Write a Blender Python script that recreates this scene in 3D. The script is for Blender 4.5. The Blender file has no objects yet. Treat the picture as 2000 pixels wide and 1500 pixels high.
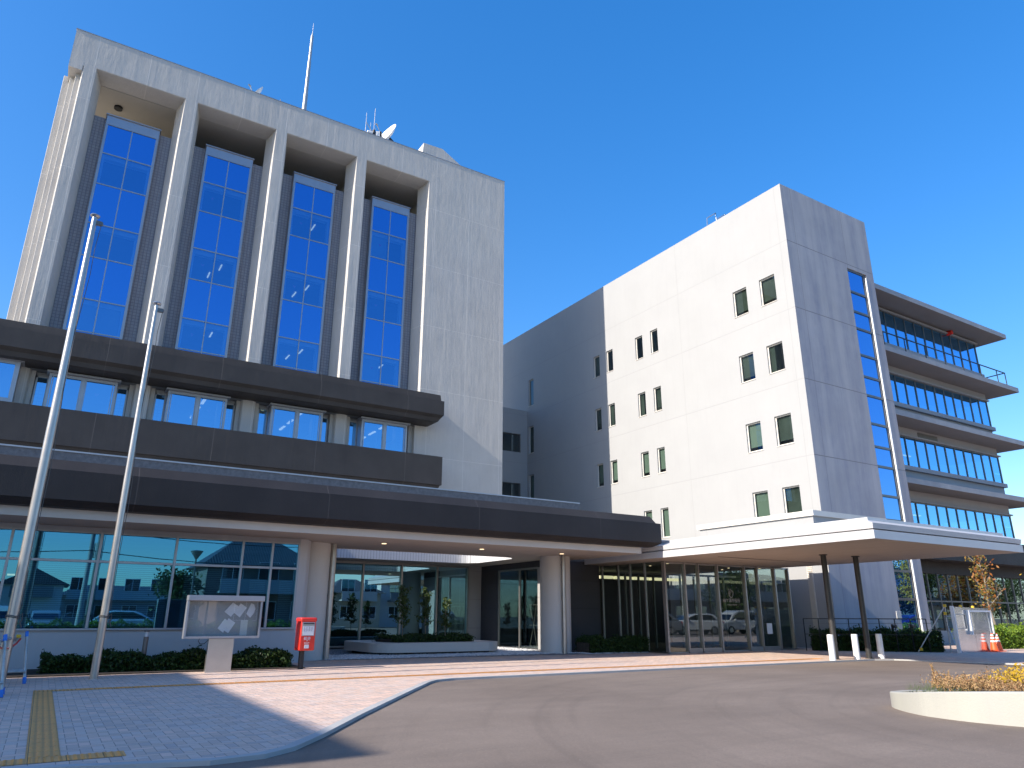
import bpy, bmesh, math, random
from mathutils import Vector, Matrix
R = math.radians
random.seed(7)
SC = bpy.context.scene
COL = SC.collection

# ------------------------------------------------------------------ camera
YAW, PITCH, ROLL = R(31.80993), R(17.89333), R(0.21467)
fwd = Vector((math.sin(YAW)*math.cos(PITCH), math.cos(YAW)*math.cos(PITCH), math.sin(PITCH)))
r0 = Vector((math.cos(YAW), -math.sin(YAW), 0)); u0 = r0.cross(fwd)
rgt = r0*math.cos(ROLL) + u0*math.sin(ROLL); upv = -r0*math.sin(ROLL) + u0*math.cos(ROLL)
cam = bpy.data.objects.new('camera', bpy.data.cameras.new('camera')); COL.objects.link(cam)
m = Matrix((rgt, upv, -fwd)).transposed().to_4x4(); m.translation = (0, 0, 1.25)
cam.matrix_world = m
cam.data.sensor_width = 36; cam.data.lens = 1404.26/2000*36
cam.data.clip_start = 0.05; cam.data.clip_end = 3000
SC.camera = cam

# ------------------------------------------------------------------ light
SUN = Vector((-1, -0.050, 0.615)).normalized()           # direction towards the sun
EL = math.asin(SUN.z); ROT = math.atan2(SUN.x, SUN.y)
w = bpy.data.worlds.new('World'); SC.world = w; w.use_nodes = True
nt = w.node_tree; bg = nt.nodes['Background']
sky = nt.nodes.new('ShaderNodeTexSky'); sky.sky_type = 'NISHITA'; sky.sun_disc = False
sky.sun_elevation = EL; sky.sun_rotation = ROT % (2*math.pi)
sky.altitude = 300; sky.air_density = 1.0; sky.dust_density = 0.8; sky.ozone_density = 3.0
hsv = nt.nodes.new('ShaderNodeHueSaturation'); hsv.inputs['Saturation'].default_value = 1.60; hsv.inputs['Hue'].default_value = 0.510; hsv.inputs['Value'].default_value = 1.1
gm = nt.nodes.new('ShaderNodeGamma'); gm.inputs[1].default_value = 0.72
nt.links.new(sky.outputs[0], gm.inputs[0]); nt.links.new(gm.outputs[0], hsv.inputs['Color']); nt.links.new(hsv.outputs[0], bg.inputs[0])
bg.inputs[1].default_value = 0.15
sl = bpy.data.lights.new('sun', 'SUN'); sl.energy = 3.3; sl.angle = R(0.5); sl.color = (1.0, 0.92, 0.81)
so = bpy.data.objects.new('sun', sl); COL.objects.link(so)
so.rotation_euler = (-SUN).to_track_quat('-Z', 'Y').to_euler(); so.location = (-40, 0, 40)
vs = SC.view_settings; vs.view_transform = 'Standard'; vs.look = 'None'; vs.exposure = 1.3; vs.gamma = 1
SC.cycles.max_bounces = 8; SC.cycles.transparent_max_bounces = 12
SC.cycles.sample_clamp_indirect = 4.0
SC.cycles.caustics_reflective = True; SC.cycles.caustics_refractive = False

# ------------------------------------------------------------------ mesh helpers
class MB:
    def __init__(s): s.v = []; s.f = []
    def add(s, vs, fs):
        o = len(s.v); s.v += [tuple(v) for v in vs]; s.f += [tuple(i+o for i in f) for f in fs]; return s
    def box(s, x0, x1, y0, y1, z0, z1):
        return s.add([(x0,y0,z0),(x1,y0,z0),(x1,y1,z0),(x0,y1,z0),(x0,y0,z1),(x1,y0,z1),(x1,y1,z1),(x0,y1,z1)],
                     [(0,3,2,1),(4,5,6,7),(0,1,5,4),(1,2,6,5),(2,3,7,6),(3,0,4,7)])
    def quad(s, a, b, c, d): return s.add([a,b,c,d], [(0,1,2,3)])
    def bar(s, p0, p1, w, h=None):
        p0, p1 = Vector(p0), Vector(p1); h = h or w; d = (p1-p0).normalized()
        a = d.cross(Vector((0,0,1)));  a = a.normalized() if a.length > 1e-4 else Vector((1,0,0))
        b = a.cross(d).normalized(); a *= w/2; b *= h/2
        vs = [p+q for p in (p0,p1) for q in (-a-b, a-b, a+b, -a+b)]
        return s.add(vs, [(0,3,2,1),(4,5,6,7),(0,1,5,4),(1,2,6,5),(2,3,7,6),(3,0,4,7)])
    def cyl(s, p0, p1, r0, r1=None, n=16, cap=True):
        p0, p1 = Vector(p0), Vector(p1); r1 = r0 if r1 is None else r1; d = (p1-p0).normalized()
        a = d.orthogonal().normalized(); b = d.cross(a)
        ring = [(a*math.cos(2*math.pi*i/n) + b*math.sin(2*math.pi*i/n)) for i in range(n)]
        vs = [p0+q*r0 for q in ring] + [p1+q*r1 for q in ring]
        fs = [(i, (i+1)%n, n+(i+1)%n, n+i) for i in range(n)]
        if cap: fs += [tuple(range(n-1,-1,-1)), tuple(range(n,2*n))]
        return s.add(vs, fs)
    def tube(s, pts, r, n=8):
        pts = [Vector(p) for p in pts]; rings = []
        for i, p in enumerate(pts):
            d = (pts[min(i+1,len(pts)-1)] - pts[max(i-1,0)]).normalized()
            a = d.cross(Vector((0.13,0.21,0.97))).normalized(); b = d.cross(a)
            rr = r[i] if isinstance(r,(list,tuple)) else r
            rings.append([p + (a*math.cos(2*math.pi*k/n) + b*math.sin(2*math.pi*k/n))*rr for k in range(n)])
        vs = [v for rg in rings for v in rg]
        fs = [(i*n+k, i*n+(k+1)%n, (i+1)*n+(k+1)%n, (i+1)*n+k) for i in range(len(pts)-1) for k in range(n)]
        fs += [tuple(range(n-1,-1,-1)), tuple(range(len(vs)-n,len(vs)))]
        return s.add(vs, fs)
    def lathe(s, c, prof, n=24):           # prof: (r, z) list
        c = Vector(c); vs = [c+Vector((r*math.cos(2*math.pi*k/n), r*math.sin(2*math.pi*k/n), z)) for r,z in prof for k in range(n)]
        fs = [(i*n+k, i*n+(k+1)%n, (i+1)*n+(k+1)%n, (i+1)*n+k) for i in range(len(prof)-1) for k in range(n)]
        fs += [tuple(range(n-1,-1,-1)), tuple(range(len(vs)-n,len(vs)))]
        return s.add(vs, fs)
    def prism(s, poly, fn, t0, t1):        # poly 2-d, fn(u,v,t) -> xyz
        n = len(poly); vs = [fn(u,v,t0) for u,v in poly] + [fn(u,v,t1) for u,v in poly]
        return s.add(vs, [tuple(range(n-1,-1,-1)), tuple(range(n,2*n))] + [(i,(i+1)%n,n+(i+1)%n,n+i) for i in range(n)])
    def grid(s, us, vsx, holes, fn):       # flat sheet with rectangular holes (u0,u1,v0,v1)
        U = sorted(set(us + [h[i] for h in holes for i in (0,1)])); V = sorted(set(vsx + [h[i] for h in holes for i in (2,3)]))
        U = [u for u in U if us[0] <= u <= us[-1]]; V = [v for v in V if vsx[0] <= v <= vsx[-1]]
        idx = {}; vs = []; fs = []
        def vid(i,j):
            if (i,j) not in idx: idx[(i,j)] = len(vs); vs.append(fn(U[i],V[j]))
            return idx[(i,j)]
        for i in range(len(U)-1):
            for j in range(len(V)-1):
                cu, cv = (U[i]+U[i+1])/2, (V[j]+V[j+1])/2
                if any(h[0] < cu < h[1] and h[2] < cv < h[3] for h in holes): continue
                fs.append((vid(i,j), vid(i+1,j), vid(i+1,j+1), vid(i,j+1)))
        return s.add(vs, fs)
    def recalc(s): s.rc = True; return s

W = {}
def tag(o, label=None, cat=None, group=None, kind=None):
    for k, v in (('label',label),('category',cat),('group',group),('kind',kind)):
        if v: o[k] = v
    return o
def thing(name, label, cat, loc=(0,0,0), group=None, rz=0):
    o = bpy.data.objects.new(name, None); COL.objects.link(o); o.location = loc; o.rotation_euler = (0,0,rz)
    o.empty_display_size = 0.3; W[o] = Vector(loc); return tag(o, label, cat, group)
def part(name, mb, mat, parent=None, bevel=0, smooth=False, seg=2, label=None):
    org = W.get(parent, Vector((0,0,0))) if parent else Vector((0,0,0))
    me = bpy.data.meshes.new(name); me.from_pydata([Vector(v)-org for v in mb.v], [], mb.f); me.update()
    bm = bmesh.new(); bm.from_mesh(me); bmesh.ops.recalc_face_normals(bm, faces=bm.faces[:]); bm.to_mesh(me); bm.free()
    o = bpy.data.objects.new(name, me); COL.objects.link(o); me.materials.append(mat)
    if parent: o.parent = parent
    W[o] = org
    if smooth:
        for p in me.polygons: p.use_smooth = True
    if bevel:
        b = o.modifiers.new('bevel','BEVEL'); b.width = bevel; b.segments = seg; b.limit_method = 'ANGLE'; b.angle_limit = R(40)
    if smooth: auto_smooth(me)
    if label: o['label'] = label
    return o
def auto_smooth(me, ang=40):
    try: me.set_sharp_from_angle(angle=R(ang))
    except Exception: pass
def pieces(name, mb, mat, parent, **k):
    # every loose piece of the mesh becomes a part of its own
    root = list(range(len(mb.v)))
    def find(i):
        while root[i] != i: root[i] = root[root[i]]; i = root[i]
        return i
    for f in mb.f:
        for a in f[1:]: root[find(a)] = find(f[0])
    groups = {}
    for f in mb.f: groups.setdefault(find(f[0]), []).append(f)
    for fs in groups.values():
        ids = sorted({i for f in fs for i in f}); mp = {i:q for q,i in enumerate(ids)}; b = MB(); b.add([mb.v[i] for i in ids], [tuple(mp[i] for i in f) for f in fs]); part(name, b, mat, parent, **k)
def copy_tree(o, parent=None):
    c = o.copy(); COL.objects.link(c)
    if parent: c.parent = parent
    for ch in list(o.children): copy_tree(ch, c)
    return c
def single(name, mb, mat, label, cat, group=None, **k):
    return tag(part(name, mb, mat, None, **k), label, cat, group)
def structure(name, mb, mat, **k): return tag(part(name, mb, mat, None, **k), kind='structure')

# ------------------------------------------------------------------ materials
def nodes(name):
    m = bpy.data.materials.new(name); m.use_nodes = True; nt = m.node_tree
    return m, nt, nt.nodes['Principled BSDF'], nt.nodes['Material Output']
def N(nt, t, **k):
    n = nt.nodes.new('ShaderNode'+t)
    for a, b in k.items(): setattr(n, a, b)
    return n
def setin(n, **k):
    for a, b in k.items(): n.inputs[a.replace('_',' ')].default_value = b
    return n
def mathn(nt, op, a, b=None):
    n = N(nt, 'Math', operation=op)
    for i, x in enumerate((a, b)):
        if x is None: continue
        if isinstance(x, (int, float)): n.inputs[i].default_value = x
        else: nt.links.new(x, n.inputs[i])
    return n.outputs[0]
def mixc(nt, fac, a, b, blend='MIX'):
    n = N(nt, 'Mix', data_type='RGBA', blend_type=blend)
    for s, x in ((n.inputs[0],fac),(n.inputs[6],a),(n.inputs[7],b)):
        if isinstance(x, (int,float)): s.default_value = x
        elif isinstance(x, tuple): s.default_value = (*x,1) if len(x)==3 else x
        else: nt.links.new(x, s)
    return n.outputs[2]
def noise(nt, pos, scale, detail=4, rough=0.6, sc=(1,1,1), out=0):
    mp = N(nt,'Mapping'); mp.inputs['Scale'].default_value = sc; nt.links.new(pos, mp.inputs[0])
    n = N(nt,'TexNoise'); setin(n, Scale=scale, Detail=detail, Roughness=rough); nt.links.new(mp.outputs[0], n.inputs['Vector'])
    return n.outputs[out]
def ramp(nt, x, a, b):
    n = N(nt,'MapRange'); n.inputs[1].default_value = a; n.inputs[2].default_value = b; nt.links.new(x, n.inputs[0]); return n.outputs[0]
def bump(nt, p, h, strength, dist=0.02):
    b = N(nt,'Bump'); b.inputs['Strength'].default_value = strength; b.inputs['Distance'].default_value = dist
    nt.links.new(h, b.inputs['Height'])
    if p.inputs['Normal'].links: nt.links.new(p.inputs['Normal'].links[0].from_socket, b.inputs['Normal'])
    nt.links.new(b.outputs[0], p.inputs['Normal'])
def simple(name, col, rough=0.6, metal=0, var=0.10, scale=2.0, bmp=0.0, bscale=60, spec=0.5, streak=0.0, aniso=None, alt=None, coat=0):
    m, nt, p, o = nodes(name); pos = N(nt,'NewGeometry').outputs['Position']
    c1 = tuple(c*(1-var) for c in col); c2 = tuple(min(1,c*(1+var)) for c in col)
    c = mixc(nt, ramp(nt, noise(nt, pos, scale), .3, .7), c1, alt or c2)
    if streak:
        st = ramp(nt, noise(nt, pos, 1.0, 5, .65, (3.2,3.2,.16)), .35, .7)
        c = mixc(nt, mathn(nt,'MULTIPLY', st, streak), c, tuple(x*.62 for x in col))
    nt.links.new(c, p.inputs['Base Color'])
    setin(p, Roughness=rough, Metallic=metal); p.inputs['Specular IOR Level'].default_value = spec; p.inputs['Coat Weight'].default_value = coat
    if bmp: bump(nt, p, noise(nt, pos, bscale, 3), bmp)
    return m
def joints(nt, pos, axis, spacing, off, wdt):
    sp = N(nt,'SeparateXYZ'); nt.links.new(pos, sp.inputs[0]); x = sp.outputs['XYZ'.index(axis)]
    t = mathn(nt,'FRACT', mathn(nt,'DIVIDE', mathn(nt,'SUBTRACT', x, off-spacing/2), spacing))
    d = mathn(nt,'ABSOLUTE', mathn(nt,'SUBTRACT', t, .5))
    return mathn(nt,'LESS_THAN', d, wdt/spacing/2)
def plaster(name, col, jl=(), rough=.75, var=.05, wave=0.0, fine=.25, streak=0.0, streakcol=None, jcol=.78):
    m, nt, p, o = nodes(name); pos = N(nt,'NewGeometry').outputs['Position']
    c = mixc(nt, ramp(nt, noise(nt,pos,.6,6), .3,.7), tuple(x*(1-var) for x in col), tuple(min(1,x*(1+var)) for x in col))
    if streak:
        st = ramp(nt, noise(nt, pos, 1.0, 6, .62, (1.9,1.9,.13)), .36, .66)
        st2 = ramp(nt, noise(nt, pos, 3.0, 4, .6, (1,1,.6)), .3, .75)
        c = mixc(nt, mathn(nt,'MULTIPLY', mathn(nt,'MULTIPLY', st, mathn(nt,'ADD', mathn(nt,'MULTIPLY', st2, .5), .5)), streak), c, streakcol or tuple(x*.6 for x in col))
    # faint rain streaks and grime
    g = ramp(nt, noise(nt, pos, 1.0, 5, .7, (5,5,.35)), .5, .85)
    c = mixc(nt, mathn(nt,'MULTIPLY', g, .10), c, tuple(x*.55 for x in col))
    jm = None
    for a, s, of, wd in jl:
        j = joints(nt, pos, a, s, of, wd); jm = j if jm is None else mathn(nt,'MAXIMUM', jm, j)
    if jm is not None: c = mixc(nt, jm, c, tuple(min(1,x*jcol) for x in col))
    nt.links.new(c, p.inputs['Base Color']); setin(p, Roughness=rough); p.inputs['Specular IOR Level'].default_value = .25
    bump(nt, p, noise(nt,pos,45,4,.65), fine, .012)
    if wave:
        bump(nt, p, noise(nt,pos,1.0,4,.6,(2.2,2.2,.30)), wave, .05)
        bump(nt, p, noise(nt,pos,2.6,3,.5), wave*.6, .03)
    if jm is not None: bump(nt, p, mathn(nt,'SUBTRACT', 1.0, jm), .5, .01)
    return m
def schlick(nt, refl, ior=1.5):
    g = N(nt,'NewGeometry'); d = N(nt,'VectorMath', operation='DOT_PRODUCT'); nt.links.new(g.outputs['Normal'], d.inputs[0]); nt.links.new(g.outputs['Incoming'], d.inputs[1])
    k = mathn(nt,'POWER', mathn(nt,'SUBTRACT', 1.0, mathn(nt,'ABSOLUTE', d.outputs['Value'])), 5.0); f0 = ((ior-1)/(ior+1))**2
    f = mathn(nt,'ADD', mathn(nt,'MULTIPLY', k, 1-f0), f0)
    return mathn(nt,'ADD', mathn(nt,'MULTIPLY', f, 1-refl), refl)
def glass(name, refl=.3, rt=(1,1,1), tt=(.8,.9,.9), rough=0.0, wob=.0, ior=1.5):
    m = bpy.data.materials.new(name); m.use_nodes = True; nt = m.node_tree; nt.nodes.clear()
    out = N(nt,'OutputMaterial'); mx = N(nt,'MixShader'); g = N(nt,'BsdfGlossy'); t = N(nt,'BsdfTransparent')
    g.inputs['Color'].default_value = (*rt,1); g.inputs['Roughness'].default_value = rough; t.inputs['Color'].default_value = (*tt,1)
    f = schlick(nt, refl)
    if wob:
        pos = N(nt,'NewGeometry').outputs['Position']; b = N(nt,'Bump'); b.inputs['Strength'].default_value = wob; b.inputs['Distance'].default_value = .02
        nt.links.new(noise(nt,pos,.9,1), b.inputs['Height']); nt.links.new(b.outputs[0], g.inputs['Normal'])
    nt.links.new(f, mx.inputs[0]); nt.links.new(t.outputs[0], mx.inputs[1]); nt.links.new(g.outputs[0], mx.inputs[2]); nt.links.new(mx.outputs[0], out.inputs[0])
    return m
def opaque_glass(name, col, refl, rt, wob=0):
    m = bpy.data.materials.new(name); m.use_nodes = True; nt = m.node_tree; nt.nodes.clear()
    out = N(nt,'OutputMaterial'); mx = N(nt,'MixShader'); g = N(nt,'BsdfGlossy'); t = N(nt,'BsdfDiffuse')
    g.inputs['Color'].default_value = (*rt,1); g.inputs['Roughness'].default_value = 0.0; t.inputs['Color'].default_value = (*col,1)
    f = schlick(nt, refl)
    if wob:
        pos = N(nt,'NewGeometry').outputs['Position']; b = N(nt,'Bump'); b.inputs['Strength'].default_value = wob; b.inputs['Distance'].default_value = .02
        nt.links.new(noise(nt,pos,.9,1), b.inputs['Height']); nt.links.new(b.outputs[0], g.inputs['Normal'])
    nt.links.new(f, mx.inputs[0]); nt.links.new(t.outputs[0], mx.inputs[1]); nt.links.new(g.outputs[0], mx.inputs[2]); nt.links.new(mx.outputs[0], out.inputs[0])
    return m
def emit(name, col, s):
    m, nt, p, o = nodes(name); p.inputs['Base Color'].default_value = (*col,1)
    p.inputs['Emission Color'].default_value = (*col,1); p.inputs['Emission Strength'].default_value = s; return m
def leafmat(name, cols, rough=.5, trans=.25):
    m, nt, p, o = nodes(name); geo = N(nt,'NewGeometry'); cr = N(nt,'ValToRGB')
    el = cr.color_ramp.elements; el[0].color = (*cols[0],1); el[1].color = (*cols[-1],1)
    for i, c in enumerate(cols[1:-1]): e = el.new((i+1)/(len(cols)-1)); e.color = (*c,1)
    nt.links.new(geo.outputs['Random Per Island'], cr.inputs[0]); nt.links.new(cr.outputs[0], p.inputs['Base Color']); setin(p, Roughness=rough)
    p.inputs['Specular IOR Level'].default_value = .35
    tr = N(nt,'BsdfTranslucent'); nt.links.new(cr.outputs[0], tr.inputs[0]); mx = N(nt,'MixShader'); mx.inputs[0].default_value = trans
    nt.links.new(p.outputs[0], mx.inputs[1]); nt.links.new(tr.outputs[0], mx.inputs[2]); nt.links.new(mx.outputs[0], o.inputs[0])
    return m

M = {}
M['tower'] = plaster('tower_paint', (.52,.49,.45), [('Z',3.62,5.45,.03),('X',2.195,.05,.03)], wave=.7, fine=.55, var=.06, jcol=1.2)
M['tower_soffit'] = plaster('tower_soffit', (.46,.43,.38), [])
M['dark_band'] = plaster('dark_band_paint', (.058,.051,.047), [('X',4.39,.5,.025)], wave=.25, fine=.5, var=.16, jcol=1.6, rough=.62)
M['dark_fascia'] = plaster('dark_fascia_paint', (.031,.028,.028), [('X',4.6,1.4,.025)], wave=.2, fine=.5, var=.2, jcol=1.7, rough=.58)
M['annex'] = plaster('annex_paint', (.352,.352,.350), [('Z',3.58,8.16,.035),('Y',7.1,20.0,.02)], var=.025, fine=.2, jcol=.9)
M['annex_front'] = plaster('annex_front_paint', (.42,.41,.42), [('Z',3.58,8.16,.04),('X',4.1,28.75,.02)], var=.08, fine=.3, streak=.75, streakcol=(.23,.245,.31), jcol=.55)
M['white_panel'] = plaster('white_panel', (.56,.54,.51), [], var=.03, fine=.08, rough=.5)
M['white_wall'] = plaster('white_wall', (.48,.47,.47), [], var=.03, fine=.15)
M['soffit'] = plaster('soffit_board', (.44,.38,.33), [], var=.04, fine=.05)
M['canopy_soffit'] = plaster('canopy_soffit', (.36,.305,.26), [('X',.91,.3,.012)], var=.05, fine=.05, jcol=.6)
M['canopy_metal'] = simple('canopy_metal', (.54,.53,.53), .40, .15, .03, 1.2)
M['roof_grey'] = simple('roof_grey', (.30,.31,.33), .7, 0, .1, 1.5, .1)
M['upstand'] = simple('upstand_membrane', (.125,.125,.13), .8, 0, .25, 9, .6, 25)
M['beige_cap'] = simple('beige_cap', (.62,.58,.52), .6, 0, .05)
M['alu'] = simple('aluminium_frame', (.38,.38,.40), .38, .6, .05, 3)
M['alu_dark'] = simple('bronze_frame', (.16,.155,.15), .4, .5, .08, 3)
M['mullion'] = simple('steel_mullion', (.36,.34,.32), .35, .7, .08, 3)
M['black_metal'] = simple('black_metal', (.022,.022,.024), .45, .2, .15, 3)
M['steel'] = simple('brushed_steel', (.55,.54,.52), .28, .9, .06, 4)
M['pole_steel'] = simple('pole_steel', (.44,.41,.38), .34, .8, .08, 3)
M['galv'] = simple('galvanised_pipe', (.42,.42,.41), .45, .6, .18, 12)
M['white_paint'] = simple('white_paint', (.74,.74,.73), .35, 0, .04, 3)
M['red_paint'] = simple('red_paint', (.70,.035,.02), .32, 0, .05, 3, coat=.3)
M['orange'] = simple('orange_plastic', (.82,.11,.02), .45, 0, .06, 5)
M['blue_tape'] = simple('blue_tape', (.02,.17,.58), .5, 0, .1, 9)
M['yellow'] = simple('yellow_plastic', (.75,.45,.03), .5, 0, .08, 6)
M['paper'] = simple('paper', (.68,.69,.70), .8, 0, .05, 8)
M['black_rubber'] = simple('black_rubber', (.02,.02,.02), .7)
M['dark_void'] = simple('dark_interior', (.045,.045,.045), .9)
M['dark_wall'] = plaster('dark_cladding', (.075,.075,.08), [('Y',.95,.1,.012),('Z',1.05,.5,.01)], var=.08, fine=.05, rough=.5, jcol=.5)
M['grey_clad'] = plaster('grey_cladding', (.36,.35,.34), [('Z',1.2,.75,.012)], var=.03, fine=.05, rough=.5, jcol=.6)
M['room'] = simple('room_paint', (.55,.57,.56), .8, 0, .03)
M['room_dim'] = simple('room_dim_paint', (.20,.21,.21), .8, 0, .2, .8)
M['carpet'] = simple('carpet', (.12,.12,.13), .9)
M['blind'] = simple('roller_blind', (.27,.32,.28), .8, 0, .05)
M['curtain'] = simple('dark_curtain', (.085,.098,.090), .85, 0, .3, 1.5)
M['slab'] = plaster('slab_concrete', (.215,.215,.22), [], var=.06, fine=.1)
M['pink'] = simple('pink_mark', (.55,.12,.22), .6)
M['cord'] = simple('cord_grey', (.10,.095,.085), .8)
M['timber'] = simple('timber', (.30,.19,.10), .6, 0, .25, 6)
M['lamp'] = emit('lamp_diffuser', (1,.95,.85), 6)
M['strip_lamp'] = emit('strip_lamp', (1,.90,.55), .5)
M['downlight'] = emit('downlight', (1,.75,.45), .9)
M['soil'] = simple('soil', (.045,.035,.028), .95, 0, .4, 9, .8, 30)
M['g_span'] = opaque_glass('spandrel_glass', (.004,.022,.12), .60, (.17,.47,.95), .015)
M['g_vis'] = glass('vision_glass', .50, (.20,.52,.95), (.40,.62,.85), 0, .015)
M['g_2f'] = glass('second_floor_glass', .62, (.28,.62,.98), (.50,.68,.80), 0, .02)
M['g_front'] = glass('front_glass', .46, (.11,.42,.66), (.38,.56,.64), 0, .015)
M['g_court'] = glass('court_glass', .46, (.34,.66,.82), (.38,.56,.56), 0, .012)
M['g_lobby'] = glass('lobby_glass', .14, (.75,.85,.9), (.55,.62,.58), 0, .012)
M['g_small'] = glass('punched_glass', .06, (.9,1,1), (.52,.60,.55))
M['g_wing'] = glass('wing_glass', .68, (.26,.62,1.0), (.50,.70,.90), 0, .02)
M['g_wing0'] = glass('wing_ground_glass', .30, (.7,.85,.9), (.35,.42,.42), 0, .05)
M['g_strip'] = opaque_glass('stair_glass', (.005,.025,.12), .60, (.24,.54,.98), .02)
M['g_board'] = glass('board_glass', .06, (1,1,1), (.9,.92,.92))
M['hedge'] = leafmat('shaded_hedge_leaves', [(.010,.024,.007),(.022,.050,.011),(.050,.095,.016),(.017,.036,.008)])  # greens darkened so the shade over the hedges is in the leaf colour
M['hedge_lit'] = leafmat('sunlit_hedge_leaves', [(.07,.14,.015),(.14,.24,.022),(.24,.33,.03),(.10,.18,.02)])  # brighter copy of the hedge leaves, sunlight put into the colour
M['leaf_autumn'] = leafmat('autumn_leaves', [(.26,.08,.025),(.34,.13,.03),(.28,.20,.04),(.18,.17,.04),(.36,.16,.05)])
M['leaf_yellow'] = leafmat('yellow_leaves', [(.50,.30,.02),(.60,.38,.03),(.42,.30,.03)])
M['leaf_green'] = leafmat('tree_leaves', [(.025,.05,.012),(.05,.09,.018),(.09,.13,.03)])
M['twig'] = leafmat('dry_twigs', [(.26,.14,.06),(.36,.22,.10),(.42,.29,.14),(.30,.15,.08)], .8, .1)
M['grass'] = leafmat('grass_blades', [(.06,.14,.02),(.12,.22,.03),(.20,.24,.06)])
M['bark'] = simple('bark', (.24,.20,.15), .85, 0, .25, 14, .5, 40)
M['concrete'] = plaster('planter_concrete', (.37,.36,.325), [], var=.06, fine=.35, streak=.35, streakcol=(.42,.42,.33))
M['post_dark'] = simple('dark_post_paint', (.040,.039,.038), .4, .1, .1, 4)
M['spandrel'] = plaster('spandrel_paint', (.34,.345,.36), [], var=.04, fine=.15)
M['etched'] = simple('etched_lettering', (.34,.34,.34), .8)

# ------------------------------------------------------------------ ground
def paving():
    m, nt, p, o = nodes('block_paving'); pos = N(nt,'NewGeometry').outputs['Position']
    sp = N(nt,'SeparateXYZ'); nt.links.new(pos, sp.inputs[0]); S = .105
    x = mathn(nt,'DIVIDE', sp.outputs[0], S); y = mathn(nt,'DIVIDE', sp.outputs[1], S)
    i, j = mathn(nt,'FLOOR',x), mathn(nt,'FLOOR',y); fx, fy = mathn(nt,'FRACT',x), mathn(nt,'FRACT',y)
    k = mathn(nt,'FLOORED_MODULO', mathn(nt,'SUBTRACT',i,j), 4.0); h = mathn(nt,'LESS_THAN', k, 1.5)
    def sel(a, b): return mathn(nt,'ADD', mathn(nt,'MULTIPLY',h,a), mathn(nt,'MULTIPLY', mathn(nt,'SUBTRACT',1.0,h), b))
    k3 = mathn(nt,'SUBTRACT',3.0,k)
    a0 = sel(mathn(nt,'SUBTRACT',i,k), i); b0 = sel(j, mathn(nt,'SUBTRACT',j,k3))
    u = sel(mathn(nt,'ADD',fx,k), mathn(nt,'ADD',fy,k3)); v = sel(fy, fx)
    e = mathn(nt,'MINIMUM', mathn(nt,'MINIMUM', u, mathn(nt,'SUBTRACT',2.0,u)), mathn(nt,'MINIMUM', v, mathn(nt,'SUBTRACT',1.0,v)))
    mort = mathn(nt,'LESS_THAN', e, .035)
    cb = N(nt,'CombineXYZ'); nt.links.new(a0,cb.inputs[0]); nt.links.new(b0,cb.inputs[1]); nt.links.new(h,cb.inputs[2])
    wn = N(nt,'TexWhiteNoise'); nt.links.new(cb.outputs[0], wn.inputs['Vector'])
    cr = N(nt,'ValToRGB'); el = cr.color_ramp.elements; el[0].color = (.50,.40,.35,1); el[1].color = (.78,.53,.40,1)
    for q,c in ((.3,(.63,.45,.345)),(.55,(.67,.50,.395)),(.8,(.61,.49,.42))): z = el.new(q); z.color = (*c,1)
    nt.links.new(wn.outputs['Value'], cr.inputs[0]); c = cr.outputs[0]
    c = mixc(nt, mathn(nt,'MULTIPLY', ramp(nt, noise(nt,pos,160,2), .45,.8), .30), c, (.34,.27,.24))
    c = mixc(nt, mathn(nt,'MULTIPLY', ramp(nt, noise(nt,pos,1.1,6,.7), .5,.8), .18), c, (.44,.33,.26))
    c = mixc(nt, mort, c, (.30,.235,.20))
    nt.links.new(c, p.inputs['Base Color']); setin(p, Roughness=.8); p.inputs['Specular IOR Level'].default_value = .3
    bump(nt, p, mathn(nt,'MINIMUM', e, .12), .6, .03); bump(nt, p, noise(nt,pos,220,2), .25, .004)
    return m
def asphalt():
    m, nt, p, o = nodes('asphalt'); pos = N(nt,'NewGeometry').outputs['Position']
    c = mixc(nt, ramp(nt, noise(nt,pos,.30,6,.65), .3,.72), (.195,.150,.118), (.310,.245,.198))
    ms = ramp(nt, noise(nt,pos,1.0,4,.6,(.28,1.9,1)), .45,.75)
    c = mixc(nt, mathn(nt,'MULTIPLY', ms, .35), c, (.135,.108,.090))
    c = mixc(nt, mathn(nt,'MULTIPLY', ramp(nt, noise(nt,pos,140,2,.8), .35,.75), .65), c, (.095,.077,.065))
    c = mixc(nt, ramp(nt, noise(nt,pos,45,2), .70,.76), c, (.42,.37,.32))
    c = mixc(nt, mathn(nt,'MULTIPLY', ramp(nt, noise(nt,pos,28,3,.8), .4,.75), .40), c, (.11,.086,.070))
    sp = N(nt,'SeparateXYZ'); nt.links.new(pos, sp.inputs[0]); dx = mathn(nt,'SUBTRACT', sp.outputs[0], 15.0); dy = mathn(nt,'SUBTRACT', sp.outputs[1], 2.5)
    rad = mathn(nt,'SQRT', mathn(nt,'ADD', mathn(nt,'MULTIPLY',dx,dx), mathn(nt,'MULTIPLY',dy,dy))); cb = N(nt,'CombineXYZ'); nt.links.new(rad, cb.inputs[0]); nt.links.new(mathn(nt,'ARCTAN2',dy,dx), cb.inputs[1])
    tr = ramp(nt, noise(nt, cb.outputs[0], 1.0, 5, .62, (2.6,.9,1)), .50, .72)
    c = mixc(nt, mathn(nt,'MULTIPLY', tr, .38), c, (.115,.090,.074))
    nt.links.new(c, p.inputs['Base Color']); setin(p, Roughness=.82); p.inputs['Specular IOR Level'].default_value = .35
    bump(nt, p, noise(nt,pos,170,3,.7), .6, .008); return m
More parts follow.
